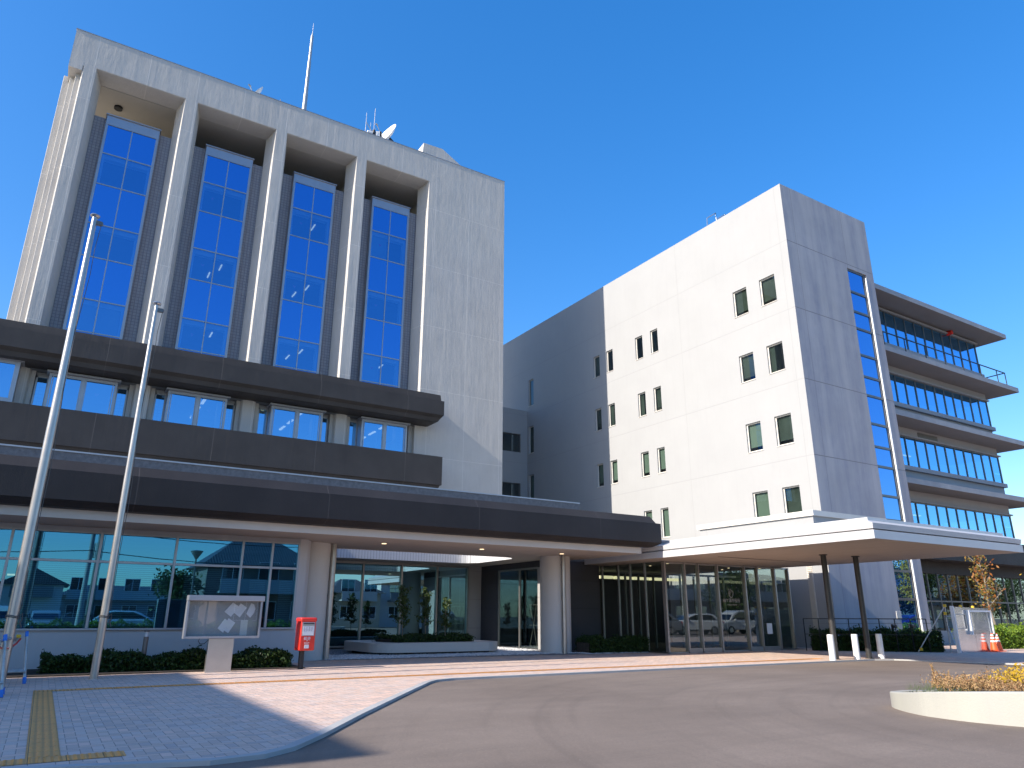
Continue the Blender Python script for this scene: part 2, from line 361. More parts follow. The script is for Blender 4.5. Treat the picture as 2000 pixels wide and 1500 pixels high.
def tactile_mat():
    m, nt, p, o = nodes('tactile_yellow'); pos = N(nt,'NewGeometry').outputs['Position']
    c = mixc(nt, ramp(nt, noise(nt,pos,3,6,.7), .3,.75), (.82,.39,.11), (.62,.31,.11))
    j = joints(nt,pos,'X',.30,.10,.008); k = joints(nt,pos,'Y',.30,.1,.008)
    c = mixc(nt, mathn(nt,'MULTIPLY', joints(nt,pos,'X',.07,.08,.022), .45), c, (.34,.19,.07))  # shade between the raised bars, put into the colour as darker lines
    c = mixc(nt, mathn(nt,'MAXIMUM', j, k), c, (.22,.16,.08))
    nt.links.new(c, p.inputs['Base Color']); setin(p, Roughness=.7); bump(nt,p,noise(nt,pos,120,2),.3,.004); return m
def gravel_mat():
    m, nt, p, o = nodes('gravel_bed'); pos = N(nt,'NewGeometry').outputs['Position']
    v = N(nt,'TexVoronoi'); setin(v, Scale=26.0); nt.links.new(pos, v.inputs['Vector'])
    c = mixc(nt, ramp(nt, v.outputs['Distance'], .1,.7), (.60,.60,.61), (.10,.10,.11))
    nt.links.new(c, p.inputs['Base Color']); setin(p, Roughness=.9); bump(nt,p,mathn(nt,'SUBTRACT',1.0,v.outputs['Distance']),1.0,.03); return m
M['paving'] = paving(); M['asphalt'] = asphalt(); M['tactile'] = tactile_mat(); M['gravel'] = gravel_mat()
M['kerb'] = plaster('kerb_concrete', (.42,.41,.39), [], var=.12, fine=.5)
M['earth'] = simple('far_ground', (.16,.15,.12), .95, 0, .3, .05)
M['stone'] = leafmat('white_stones', [(.50,.50,.52),(.66,.66,.66),(.40,.40,.43),(.72,.71,.70)], .8, 0)

structure('ground', MB().quad((-900,-900,-.12),(900,-900,-.12),(900,900,-.12),(-900,900,-.12)), M['earth'])
structure('road', MB().quad((-60,-24,-.03),(130,-24,-.03),(130,26,-.03),(-60,26,-.03)), M['asphalt'])
KERB = [(-16,13.4),(-4,9.35),(-.09,8.05),(.66,7.80),(1.5,7.56),(1.97,7.63),(2.3,7.88),(2.78,8.5),(3.79,9.96),(5.72,12.62),(6.7,13.95),(7.02,14.28),(7.5,14.45),
        (8.53,14.48),(11.24,14.48),(15.51,14.5),(20.85,14.5),(22.3,14.46),(22.95,14.2),(23.2,13.7),(23.59,12.57),(24.03,10.95),(24.6,8.8),(25.6,6.2),(28,4.8),(56,4.5)]
mb = MB()
poly = KERB + [(56,25.9),(-16,25.9)]
mb.prism(poly, lambda u,v,t:(u,v,t), -.09, 0.0)
structure('pavement', mb, M['paving'])
# kerb stones: a pale strip with a low upstand along the road edge
def offset(pl, d):
    out = []
    for i, p in enumerate(pl):
        a = Vector(pl[max(i-1,0)]); b = Vector(pl[min(i+1,len(pl)-1)]); t = (b-a).normalized(); n = Vector((t.y,-t.x))
        out.append(Vector(p)+n*d)
    return out
ko = offset(KERB, .06); ki = offset(KERB, -.06); mb = MB()
for i in range(len(KERB)-1):
    a,b,c,d = ko[i],ko[i+1],ki[i+1],ki[i]
    mb.quad((a.x,a.y,.012),(b.x,b.y,.012),(c.x,c.y,.012),(d.x,d.y,.012)); mb.quad((a.x,a.y,-.06),(b.x,b.y,-.06),(b.x,b.y,.012),(a.x,a.y,.012)); mb.quad((d.x,d.y,-.06),(c.x,c.y,-.06),(c.x,c.y,.012),(d.x,d.y,.012))
structure('kerb', mb, M['kerb'])
# tactile guide paving with raised bars and dots
mb = MB()
def bars_y(x0,x1,y0,y1):
    mb.quad((x0,y0,.004),(x1,y0,.004),(x1,y1,.004),(x0,y1,.004))
    n = max(1,round((x1-x0)/.075))
    for i in range(n):
        c = x0+(i+.5)*(x1-x0)/n; y = y0
        while y < y1-.02:
            mb.box(c-.011,c+.011,y+.012,min(y+.288,y1-.012),.004,.010); y += .3
def bars_x(x0,x1,y0,y1,skew=0.0):
    mb.quad((x0,y0,.004),(x1,y0+skew,.004),(x1,y1+skew,.004),(x0,y1,.004))
    n = max(1,round((y1-y0)/.075)); L = x1-x0
    for i in range(n):
        c = y0+(i+.5)*(y1-y0)/n; x = x0
        while x < x1-.02:
            s = skew*(x-x0)/L
            mb.box(x+.012,min(x+.288,x1-.012),c-.011+s,c+.011+s,.004,.010); x += .3
def dots(x0,x1,y0,y1):
    mb.quad((x0,y0,.004),(x1,y0,.004),(x1,y1,.004),(x0,y1,.004))
    x = x0+.03
    while x < x1:
        y = y0+.03
        while y < y1: mb.box(x-.011,x+.011,y-.011,y+.011,.004,.010); y += .06
        x += .06
bars_y(.08,.36,8.50,15.38); dots(.08,.68,15.385,15.685); bars_x(.685,20.9,15.40,15.68)
dots(-1.6,.88,8.19,8.49); dots(20.905,21.205,15.40,15.70); 
mb2 = mb
structure('tactile_paving', mb, M['tactile'])
# gravel bed round the courtyard and loose stones on it
mb = MB().quad((6.6,21.95,.004),(19.0,21.0,.004),(19.0,29.0,.004),(6.6,29.0,.004))
def stones(mb, n, xr, yr, r0, r1):
    for _ in range(n):
        x = random.uniform(*xr); y = random.uniform(*yr)
        if y < 21.95+(x-6.6)*(-.95/12.4)+.03: continue
        r = random.uniform(r0,r1); a = random.uniform(0,6.28); k = random.uniform(.6,1.0)
        ca, sa = math.cos(a)*r, math.sin(a)*r
        z = .004+r*.3
        mb.add([(x+ca,y+sa,z),(x-sa*k,y+ca*k,z),(x-ca,y-sa,z),(x+sa*k,y-ca*k,z),(x,y,z+r*.55),(x,y,z-r*.5)],
               [(0,1,4),(1,2,4),(2,3,4),(3,0,4),(1,0,5),(2,1,5),(3,2,5),(0,3,5)])
sb = MB(); stones(sb, 7000, (6.7,16.2),(21.9,24.2),.025,.055); stones(sb, 1500, (14.2,16.3),(24.2,28),.03,.06); stones(sb, 1500, (16.3,19),(20.95,22),.025,.05)
structure('gravel_bed', mb, M['gravel'])
tag(part('white_gravel', sb, M['stone']), 'loose white and grey stones covering the courtyard floor', 'gravel', kind='stuff')

# ------------------------------------------------------------------ tower
T = thing('office_tower', 'tall grey concrete office tower with four recessed bays of blue glazing and dark bands', 'building', (-3,33,0))
YT, TOPZ, SPR = 33.3, 27.07, 25.33
X0T, X1T = -3.12, 20.05
bays = [(-2.05+4.39*k, 1.79+4.39*k) for k in range(4)]
yb = YT+1.15                                              # brick infill plane
mb = MB()
holes = [(a,b,-1,SPR) for a,b in bays]
mb.quad((-2.58,YT,SPR-.1),(-2.53,YT,SPR-.1),(-2.53,YT,TOPZ),(-2.58,YT,TOPZ)); mb.grid([-2.53, X1T],[0, TOPZ], holes, lambda u,v:(u,YT,v))
mb.quad((X0T,YT,SPR-.35),(-2.58,YT,SPR-.35),(-2.58,YT,TOPZ),(X0T,YT,TOPZ))        # parapet return at the corner
mb.quad((X0T,YT,SPR-.35),(-2.58,YT,SPR-.35),(-2.58,YT+1.3,SPR-.35),(X0T,YT+1.3,SPR-.35))
ch, dp, ins, drop = .05, 1.05, .26, .10
for a,b in bays:                                          # chamfered edges, splayed jambs and lintels
    def ring(o,y,zt): return [(a+o,y,0),(a+o,y,zt),(b-o,y,zt),(b-o,y,0)]
    rs = [ring(0,YT,SPR), ring(ch*.45,YT+ch,SPR-ch*.6), ring(ins,YT+dp,SPR-drop)]
    for r_, s_ in zip(rs, rs[1:]):
        for i in range(3): mb.quad(r_[i], r_[i+1], s_[i+1], s_[i])
# the outer left corner steps back in three narrow faces
st = [(-2.53,YT)]
for q,(x,dy) in enumerate(((-2.58,0),(-2.80,.35),(-3.02,.75),(-3.30,1.2))): st += ([(x+.012,YT+dy)] if q else [])+[(x,YT+dy+(.012 if q else .05)),(x,YT+(.35,.75,1.2,1.6)[q])]
for (xa,ya),(xb,yb2) in zip(st,st[1:]): mb.quad((xa,ya,0),(xb,yb2,0),(xb,yb2,SPR-.1),(xa,ya,SPR-.1))
mb.grid([YT+1.6,YT+13.5],[0,SPR-.1],[(YT+1.6,YT+4.9,23.1,SPR-.1)],lambda u,v:(-3.30,u,v))
mb.quad((X0T,YT,SPR-.35),(X0T,YT+13.5,SPR-.35),(X0T,YT+13.5,TOPZ),(X0T,YT,TOPZ))
mb.quad((X1T,YT,0),(X1T,YT+13.5,0),(X1T,YT+13.5,TOPZ),(X1T,YT,TOPZ))
mb.quad((-3.3,YT+13.5,0),(X1T,YT+13.5,0),(X1T,YT+13.5,TOPZ),(-3.3,YT+13.5,TOPZ))
mb.quad((X0T,YT,TOPZ),(X1T,YT,TOPZ),(X1T,YT+.35,TOPZ),(X0T,YT+.35,TOPZ)); mb.quad((X0T,YT+.35,TOPZ-.9),(X1T,YT+.35,TOPZ-.9),(X1T,YT+.35,TOPZ),(X0T,YT+.35,TOPZ))
part('wall', mb, M['tower'], T)
part('roof', MB().box(X0T+.05,X1T-.05,YT+.36,YT+13.4,TOPZ-1.1,TOPZ-.9), M['roof_grey'], T)
part('parapet_cap', MB().box(X0T-.02,X1T+.02,YT-.02,YT+.37,TOPZ+.001,TOPZ+.03), M['alu'], T)
# infill tile walls, loggia behind them, glazing boxes
def tile():
    m, nt, p, o = nodes('infill_tile'); pos = N(nt,'NewGeometry').outputs['Position']
    sp = N(nt,'SeparateXYZ'); nt.links.new(pos, sp.inputs[0]); cb = N(nt,'CombineXYZ'); nt.links.new(sp.outputs[0], cb.inputs[0]); nt.links.new(sp.outputs[2], cb.inputs[1])
    b = N(nt,'TexBrick'); b.offset = 0; setin(b, Scale=1.0); b.inputs['Brick Width'].default_value = .15; b.inputs['Row Height'].default_value = .15; b.inputs['Mortar Size'].default_value = .016
    b.inputs['Color1'].default_value = (.33,.315,.335,1); b.inputs['Color2'].default_value = (.37,.355,.37,1); b.inputs['Mortar'].default_value = (.24,.23,.255,1); nt.links.new(cb.outputs[0], b.inputs['Vector'])
    c = mixc(nt, joints(nt,pos,'Z',3.62,5.5,.03), b.outputs[0], (.34,.34,.35))
    nt.links.new(c, p.inputs['Base Color']); setin(p, Roughness=.7); bump(nt,p,mathn(nt,'SUBTRACT',1.0,b.outputs['Fac']),.6,.02); return m
M['tile'] = tile()
rowz = [23.12, 21.60, 19.98, 17.96, 16.34, 14.33, 12.83, 10.9]
floor_z = [21.7, 18.05, 14.45, 10.9]
for k,(a,b) in enumerate(bays):
    c0 = (a+b)/2 - .02; gx0, gx1 = c0-1.02, c0+1.02
    mb = MB(); mb.grid([a-.3,b+.3],[8,23.62], [(gx0,gx1,8,23.3)], lambda u,v:(u,yb,v))
    mb.quad((a-.3,yb,23.62),(b+.3,yb,23.62),(b+.3,yb+.25,23.62),(a-.3,yb+.25,23.62)); mb.quad((a-.3,yb+.25,22.9),(b+.3,yb+.25,22.9),(b+.3,yb+.25,23.62),(a-.3,yb+.25,23.62))
    part('infill_wall', mb, M['tile'], T)
    lg = MB(); lz = SPR-.12
    lg.quad((a-.3,YT+dp,lz),(b+.3,YT+dp,lz),(b+.3,YT+5,lz),(a-.3,YT+5,lz)); lg.quad((a-.3,YT+dp,lz),(b+.3,YT+dp,lz),(b+.3,YT+dp,SPR-drop-.01),(a-.3,YT+dp,SPR-drop-.01))
    if k == 0: lg.quad((-3.29,YT+1.61,lz),(a-.3,YT+1.61,lz),(a-.3,YT+5,lz),(-3.29,YT+5,lz)); lg.quad((-3.29,YT+1.61,23),(a-.3,YT+1.61,23),(a-.3,YT+5,23),(-3.29,YT+5,23)); lg.quad((-3.29,YT+5,22.5),(a-.3,YT+5,22.5),(a-.3,YT+5,lz),(-3.29,YT+5,lz))
    for x in ((a-.3,b+.3) if k else (b+.3,)): lg.quad((x,YT+dp,22.5),(x,YT+5,22.5),(x,YT+5,lz),(x,YT+dp,lz))
    lg.quad((a-.3,YT+5,22.5),(b+.3,YT+5,22.5),(b+.3,YT+5,lz),(a-.3,YT+5,lz)); lg.quad((a-.3,yb+.26,23.0),(b+.3,yb+.26,23.0),(b+.3,YT+5,23.0),(a-.3,YT+5,23.0))
    part('loggia', lg, M['tower_soffit'], T)
    if k == 0: part('vent_grille', MB().cyl((a+1.1,YT+2.3,lz-.12),(a+1.1,YT+2.3,lz-.001),.19), M['black_metal'], T, smooth=True)
    yg = yb-.32
    fr = MB(); z0 = 8.8
    fr.box(gx0-.11,gx0,yg-.03,yb+.1,z0,23.12); fr.box(gx1,gx1+.11,yg-.03,yb+.1,z0,23.12)
    fr.box(gx0-.11,gx1+.11,yg-.04,yb+.1,23.12,23.62); fr.box(gx0-.16,gx1+.16,yg-.10,yb+.1,23.62,23.67)
    fr.box(c0-.025,c0+.025,yg-.025,yg+.06,z0,23.12)
    for z in rowz[1:-1]: fr.box(gx0,c0-.026,yg-.02,yg+.06,z-.03,z+.03); fr.box(c0+.026,gx1,yg-.02,yg+.06,z-.03,z+.03)
    wn = part('window_strip', fr, M['alu'], T, bevel=.008)
    sp_, vi = MB(), MB()
    for i in range(7):
        for xa, xb in ((gx0,c0-.025),(c0+.025,gx1)):
            (vi if i in (1,3,5) else sp_).quad((xa,yg,rowz[i+1]),(xb,yg,rowz[i+1]),(xb,yg,rowz[i]),(xa,yg,rowz[i]))
    pieces('spandrel_glass', sp_, M['g_span'], wn); pieces('vision_glass', vi, M['g_vis'], wn)
    rm = MB(); ln = MB(); lamps = MB(); bl = MB(); mk = MB()
    for fi, i in enumerate((1,3,5)):
        zt, zb = rowz[i]-.05, rowz[i+1]-.4
        ra, rb, ry, y0r = a-.2, b+.2, yb+4.2, yb+.12
        rm.quad((ra,y0r,zt),(rb,y0r,zt),(rb,ry,zt),(ra,ry,zt)); rm.quad((ra,y0r,zb),(rb,y0r,zb),(rb,ry,zb),(ra,ry,zb)); rm.quad((ra,ry,zb),(rb,ry,zb),(rb,ry,zt),(ra,ry,zt))
        for x in (ra,rb): rm.quad((x,y0r,zb),(x,ry,zb),(x,ry,zt),(x,y0r,zt))
        for x in (gx0+.06,gx1-.06): ln.box(x-.05,x+.05,yg+.12,yb+.1,zb,zt+.04)                   # inner linings seen through the glass
        ln.box(gx0+.111,c0-.03,yg+.14,yb+.1,zt-.16,zt+.04); ln.box(c0+.03,gx1-.111,yg+.14,yb+.1,zt-.16,zt+.04)
        if (k,fi) in ((2,1),(2,0),(2,2),(3,2),(1,1),(1,2)): lamps.box(c0+.45,c0+.51,yg+1.0,yg+1.7,zt-.05,zt-.004); 
        if (k,fi) in ((2,1),(2,2),(1,1)): lamps.box(c0+.1,c0+.16,yg+2.2,yg+2.9,zt-.05,zt-.004)
        if (k,fi) in ((0,2),(3,2),(3,0)): bl.box(gx0+.12,c0-.06 if k==3 else gx1-.12,yg+.18,yg+.2,zb+(.4 if k==0 else .5),zt-.02)
        if k != 0 and fi < 3:
            x, z = gx0+.52, (rowz[i]+rowz[i+1])/2; mk.add([(x-.09,yg+.012,z+.08),(x+.09,yg+.012,z+.08),(x,yg+.012,z-.08),(x-.09,yg+.02,z+.08),(x+.09,yg+.02,z+.08),(x,yg+.02,z-.08)],[(0,1,2),(3,5,4),(0,3,4,1),(1,4,5,2),(2,5,3,0)])
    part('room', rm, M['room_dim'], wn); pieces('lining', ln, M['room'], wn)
    if lamps.v: pieces('ceiling_light', lamps, M['strip_lamp'], wn)
    if bl.v: pieces('blind', bl, M['blind'], wn)
    if mk.v: pieces('access_mark', mk, M['pink'], wn)
# two dark bands wrap the second storey
def band(name, prof, x0, x1, mat, parent, yback, end=.0):
    # prof: (protrusion y, z, end inset) from top to bottom
    mb = MB(); n = len(prof)
    for i in range(n-1):
        (ya,za,ea),(yb_,zb,eb) = prof[i], prof[i+1]
        mb.quad((x0,ya,za),(x1-ea,ya,za),(x1-eb,yb_,zb),(x0,yb_,zb))
        mb.quad((x1-ea,ya,za),(x1-ea,yback,za),(x1-eb,yback,zb),(x1-eb,yb_,zb))
    (ya,za,ea),(yb_,zb,eb) = prof[0], prof[-1]
    mb.quad((x0,ya,za),(x1-ea,ya,za),(x1-ea,yback,za),(x0,yback,za)); mb.quad((x0,yb_,zb),(x1-eb,yb_,zb),(x1-eb,yback,zb),(x0,yback,zb))
    return part(name, mb, mat, parent)
yB = 31.8
band('dark_band', [(yB+.14,12.03,.16),(yB+.10,11.70,.12),(yB,11.69,0),(yB,10.95,0),(yB+.22,10.84,.06),(yB+.30,10.66,.18),(yB+.5,10.64,.3)], -16, 15.66, M['dark_band'], T, YT-.004)
band('dark_band', [(yB,8.80,0),(yB,7.38,0),(yB+.14,7.36,.04),(yB+.22,7.18,.12),(yB+.4,7.17,.2)], -16, 15.66, M['dark_band'], T, YT-.004)
# second storey between the bands
sl_ = MB(); pl = MB()
for k in range(5):
    xc = 1.79+4.39*(k-1)+.27
    if k == 4: xc = 15.0
    pl.box(xc-.27,xc+.27,YT-.02,YT+.9,8.6,10.9)
    pl.box(xc-.50,xc-.272,YT+.22,YT+.9,8.6,10.9)
    if k < 4: pl.box(xc+.272,xc+.50,YT+.22,YT+.9,8.6,10.9)
pieces('pillar', pl, M['tower'], T)
for k in range(4):
    a, b = bays[k]; xa, xb = a+.24, b-.24; ca, cb = (a+b)/2-1.12, (a+b)/2+1.12; yw = YT+.45; yo = YT-.18
    fr = MB()
    fr.box(ca-.10,ca,yo,yw,8.6,10.52); fr.box(cb,cb+.10,yo,yw,8.6,10.52); mid=(ca+cb)/2
    fr.box(mid-.07,mid+.07,yo,yo+.10,8.6,10.52); fr.box(ca-.2,cb+.2,yo-.16,yw,10.52,10.60); fr.box(ca,cb,yo+.002,yo+.06,10.40,10.518)
    for x in (ca+.03,mid-.11,mid+.075,cb-.075): fr.box(x,x+.035,yo+.012,yo+.07,8.6,10.4)
    fr.box(xa,xa+.07,yw-.05,yw+.05,8.6,10.5); fr.box(xb-.07,xb,yw-.05,yw+.05,8.6,10.5); fr.box(xa,ca-.101,yw-.05,yw+.05,10.42,10.62); fr.box(cb+.101,xb,yw-.05,yw+.05,10.42,10.62)
    fr.box(ca-.16,ca-.101,yw-.05,yw+.05,8.6,10.42); fr.box(cb+.101,cb+.16,yw-.05,yw+.05,8.6,10.42)
    wn = part('bay_window', fr, M['alu'], T, bevel=.006)
    g = MB()
    for x0_, x1_, y in ((ca,mid-.07,yo+.05),(mid+.07,cb,yo+.05),(xa+.07,ca-.16,yw),(cb+.16,xb-.07,yw)): g.quad((x0_,y,8.6),(x1_,y,8.6),(x1_,y,10.42),(x0_,y,10.42))
    pieces('pane', g, M['g_2f'], wn)
    rm = MB(); ra, rb, ry, zt, zb = a-.1, b+.1, YT+7, 10.62, 8.0
    rm.quad((ra,YT-.1,zt),(rb,YT-.1,zt),(rb,ry,zt),(ra,ry,zt)); rm.quad((ra,YT-.1,zb),(rb,YT-.1,zb),(rb,ry,zb),(ra,ry,zb)); rm.quad((ra,ry,zb),(rb,ry,zb),(rb,ry,zt),(ra,ry,zt))
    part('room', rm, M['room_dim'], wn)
    lm = MB()
    for q in range(3 if k else 0): lm.box(mid+.35,mid+.47,YT+.7+q*1.5,YT+1.6+q*1.5,zt-.05,zt-.004)
    if k == 2:
        for q in range(3): lm.box(mid-1.4,mid-1.28,YT+.9+q*1.5,YT+1.8+q*1.5,zt-.05,zt-.004)
    if lm.v: pieces('ceiling_light', lm, M['strip_lamp'], wn)
    if k < 2:
        x, z, y = mid+.62-.1, 9.85, yo+.06; pieces('access_mark', MB().add([(x-.1,y,z+.09),(x+.1,y,z+.09),(x,y,z-.09),(x-.1,y+.01,z+.09),(x+.1,y+.01,z+.09),(x,y+.01,z-.09)],[(0,1,2),(3,5,4),(0,3,4,1),(1,4,5,2),(2,5,3,0)]), M['pink'], wn)
# big box window at the left end
fr = MB(); x0_, x1_, yo = -9.0, -2.34, YT-.7
fr.box(x1_-.16,x1_,yo,YT+.4,8.6,10.62); fr.box(x0_,x1_+.12,yo-.12,YT+.4,10.62,10.70); fr.box(x0_,x1_-.161,yo,yo+.1,10.5,10.619); fr.box(x0_,x1_-.161,yo,yo+.1,8.6,9.14); fr.box(-5.2,-5.08,yo,yo+.1,9.141,10.5)
wn = part('box_window', fr, M['alu'], T, bevel=.006)
pieces('pane', MB().quad((x0_,yo+.05,9.14),(x1_-.16,yo+.05,9.14),(x1_-.16,yo+.05,10.5),(x0_,yo+.05,10.5)), M['g_2f'], wn)
part('room', MB().quad((x0_,yo+2,8.6),(x1_,yo+2,8.6),(x1_,yo+2,10.6),(x0_,yo+2,10.6)).quad((x0_,yo+.1,10.6),(x1_-.2,yo+.1,10.6),(x1_-.2,yo+2,10.6),(x0_,yo+2,10.6)), M['room_dim'], wn)
# lower wall behind the bands on the left, up to the off-frame end
part('rear_wall', MB().box(-16,-2.6,YT+.5,YT+13,0,12.0), M['tower'], T)
part('rooftop_room', MB().prism([(37.0,26.2),(44,26.2),(44,29.6),(37.0,29.6)], lambda u,v,t:(t,u,v), 15.75,15.76).add([(15.75,37,26.2),(20.0,37,26.2),(18.9,37,29.95),(17.45,37,30.75),(16.1,37,30.7),(15.75,37,26.2),
     (15.75,44,26.2),(20.0,44,26.2),(18.9,44,29.95),(17.45,44,30.75),(16.1,44,30.7)],[(0,1,2,3,4),(6,10,9,8,7),(1,7,8,2),(2,8,9,3),(3,9,10,4),(4,10,6,0)]), M['tower'], T)

# ------------------------------------------------------------------ link corridor
L = thing('link_corridor', 'narrow grey link corridor with two windows between tower and white annex', 'corridor', (23.5,43,0))
mb = MB(); mb.grid([19,28],[3,15.7], [(19,27.4,12.5,13.85),(19,27.4,8.9,10.25)], lambda u,v:(u,43,v)); mb.quad((19,43,15.7),(28,43,15.7),(28,46,15.7),(19,46,15.7))
part('wall', mb, M['annex'], L)
for z0,z1 in ((12.5,13.85),(8.9,10.25)):
    fr = MB(); fr.box(19,27.4,43.1,43.2,z0,z0+.06); fr.box(19,27.4,43.1,43.2,z1-.06,z1); fr.box(27.32,27.4,43.1,43.2,z0+.061,z1-.061); fr.box(25.2,25.25,43.1,43.2,z0+.061,z1-.061)
    wn = part('window', fr, M['alu_dark'], L); pieces('pane', MB().quad((19,43.15,z0),(27.4,43.15,z0),(27.4,43.15,z1),(19,43.15,z1)), M['g_lobby'], wn)
part('room', MB().box(19.2,27.9,45,45.1,3,15.6), M['room_dim'], L)

# ------------------------------------------------------------------ white annex
A = thing('office_annex', 'white office annex with punched windows, a stair window strip and glazed wing', 'building', (28,19.6,0))
XA, YA, TA = 28.0, 19.6, 22.08
cols = [(20.55,21.48),(22.3,23.2),(28.93,29.55),(30.24,30.9),(33.03,33.67),(34.37,35.02)]
wz = [(16.03,17.46),(12.46,13.89),(8.88,10.31),(5.34,6.93)]
wins = [(a,b,z0,z1) for a,b in cols for z0,z1 in wz] + [(42.14,42.8,z0,z1) for z0,z1 in ((16.0,18.02),(12.43,14.43),(8.86,10.86))]
wins = [q for q in wins if not (q[2] < 6 and q[0] > 32)]
mb = MB(); mb.grid([YA,52],[0,TA], wins, lambda u,v:(XA,u,v))
for a,b,z0,z1 in wins:
    d = .16
    mb.quad((XA,a,z0),(XA+d,a,z0),(XA+d,a,z1),(XA,a,z1)); mb.quad((XA,b,z0),(XA+d,b,z0),(XA+d,b,z1),(XA,b,z1)); mb.quad((XA,a,z1),(XA+d,a,z1),(XA+d,b,z1),(XA,b,z1)); mb.quad((XA,a,z0),(XA+d,a,z0),(XA+d,b,z0),(XA,b,z0))
mb.quad((XA,YA,TA),(XA+.3,YA,TA),(XA+.3,52,TA),(XA,52,TA)); mb.quad((XA+.3,YA,TA-.8),(XA+.3,52,TA-.8),(XA+.3,52,TA),(XA+.3,YA,TA))
part('wall', mb, M['annex'], A)
SX0,SX1,SZ0,SZ1 = 32.77,34.42,.66,18.68
mb = MB(); mb.grid([XA,35.08],[0,TA], [(SX0,SX1,SZ0,SZ1)], lambda u,v:(u,YA,v)); d=.24
mb.quad((SX0,YA,SZ0),(SX0,YA+d,SZ0),(SX0,YA+d,SZ1),(SX0,YA,SZ1)); mb.quad((SX1,YA,SZ0),(SX1,YA+d,SZ0),(SX1,YA+d,SZ1),(SX1,YA,SZ1)); mb.quad((SX0,YA,SZ1),(SX1,YA,SZ1),(SX1,YA+d,SZ1),(SX0,YA+d,SZ1))
mb.quad((35.08,YA,0),(35.08,52,0),(35.08,52,TA),(35.08,YA,TA)); mb.quad((XA,YA,TA),(35.08,YA,TA),(35.08,YA+.3,TA),(XA,YA+.3,TA)); mb.quad((XA,52,0),(35.08,52,0),(35.08,52,TA),(XA,52,TA))
part('front_wall', mb, M['annex_front'], A)
part('roof', MB().box(XA+.31,35.06,YA+.31,51.9,TA-1.0,TA-.8), M['roof_grey'], A)
for i,(a,b,z0,z1) in enumerate(wins):
    f = .055; x = XA+.085; fr = MB()
    fr.box(x,x+.05,a,a+f,z0,z1); fr.box(x,x+.05,b-f,b,z0,z1); fr.box(x,x+.05,a+f,b-f,z1-f,z1); fr.box(x,x+.05,a+f,b-f,z0,z0+f); fr.box(XA-.03,x,a-.02,b+.02,z0-.03,z0-.002)
    wn = part('window', fr, M['beige_cap'], A)
    pieces('pane', MB().quad((x+.03,a+f,z0+f),(x+.03,b-f,z0+f),(x+.03,b-f,z1-f),(x+.03,a+f,z1-f)), M['g_small'], wn)
    ins_ = MB()
    if (i*7) % 5 in (0,3) or z0 < 9: ins_.box(x+.12,x+.14,a+f,b-f,z0+(.0 if z0<7 else .25),z1)
    else: ins_.box(x+.10,x+.5,b-f-.28 if i%2 else a+f, b-f if i%2 else a+f+.12,z0,z1)
    pieces('blind', ins_, M['blind'] if z0 < 9 and a > 21 else M['curtain'], wn)
mb = MB(); 
for x,y0,y1,z0,z1 in ((XA+1.3,YA+.02,51.9,0,21),): mb.quad((x,y0,z0),(x,y1,z0),(x,y1,z1),(x,y0,z1))
part('inner_wall', mb, M['room_dim'], A)
fr = MB(); y = YA+.09; gx1 = SX1-.22
fr.box(SX0,SX0+.05,y-.04,y+.04,SZ0,SZ1); fr.box(gx1,gx1+.05,y-.04,y+.1,SZ0,SZ1); fr.box(gx1+.051,SX1-.001,y+.08,y+.12,SZ0,SZ1); fr.box(SX0+.051,gx1-.001,y-.04,y+.04,SZ1-.1,SZ1)
for z in (17.38,16.26,15.32,13.87,12.72,11.74,10.29,9.14,8.17,6.76,5.62,3.3,2.05): fr.box(SX0+.051,gx1-.001,y-.05,y+.04,z-.055,z+.055)
wn = part('stair_window', fr, M['alu_dark'], A)
pieces('pane', MB().quad((SX0,y,SZ0),(gx1,y,SZ0),(gx1,y,SZ1),(SX0,y,SZ1)), M['g_strip'], wn)
part('sunlit_jamb_strip', MB().box(SX1-.10,SX1-.03,YA-.02,YA+.06,SZ0-.1,SZ1-.2), M['white_paint'], wn, bevel=.01)  # white strip added to stand for the bright sunlit right jamb
lv = MB(); lv.box(XA-.03,XA-.002,20.38,20.66,.7,3.5); z=.75
while z < 3.45: lv.box(XA-.07,XA-.031,20.40,20.64,z,z+.035); z += .075
part('louvre', lv, M['beige_cap'], A)
part('notice_plate', MB().box(32.42,32.78,YA-.03,YA-.002,1.22,1.52), M['white_panel'], A, bevel=.004)
pieces('guard_rail', MB().tube([(XA+.2,24.66,TA-.3),(XA+.2,24.62,TA+.62),(XA+.2,23.98,TA+.62),(XA+.2,23.95,TA-.3)],.03).tube([(XA+.75,24.4,TA-.3),(XA+.75,24.4,TA+.62),(XA+.75,23.8,TA+.62),(XA+.75,23.8,TA-.3)],.03), M['steel'], A, smooth=True)
pieces('lifting_hoop', MB().tube([(28.2+.1*math.cos(q*.4),19.75,TA+.0+.12*math.sin(q*.4)) for q in range(9)],.016).tube([(32.3+.12*math.cos(q*.4),19.8,TA+.12*math.sin(q*.4)) for q in range(9)],.016).tube([(34.9+.06*math.cos(q*.4),19.75,TA+.12*math.sin(q*.4)) for q in range(9)],.016), M['steel'], A, smooth=True)
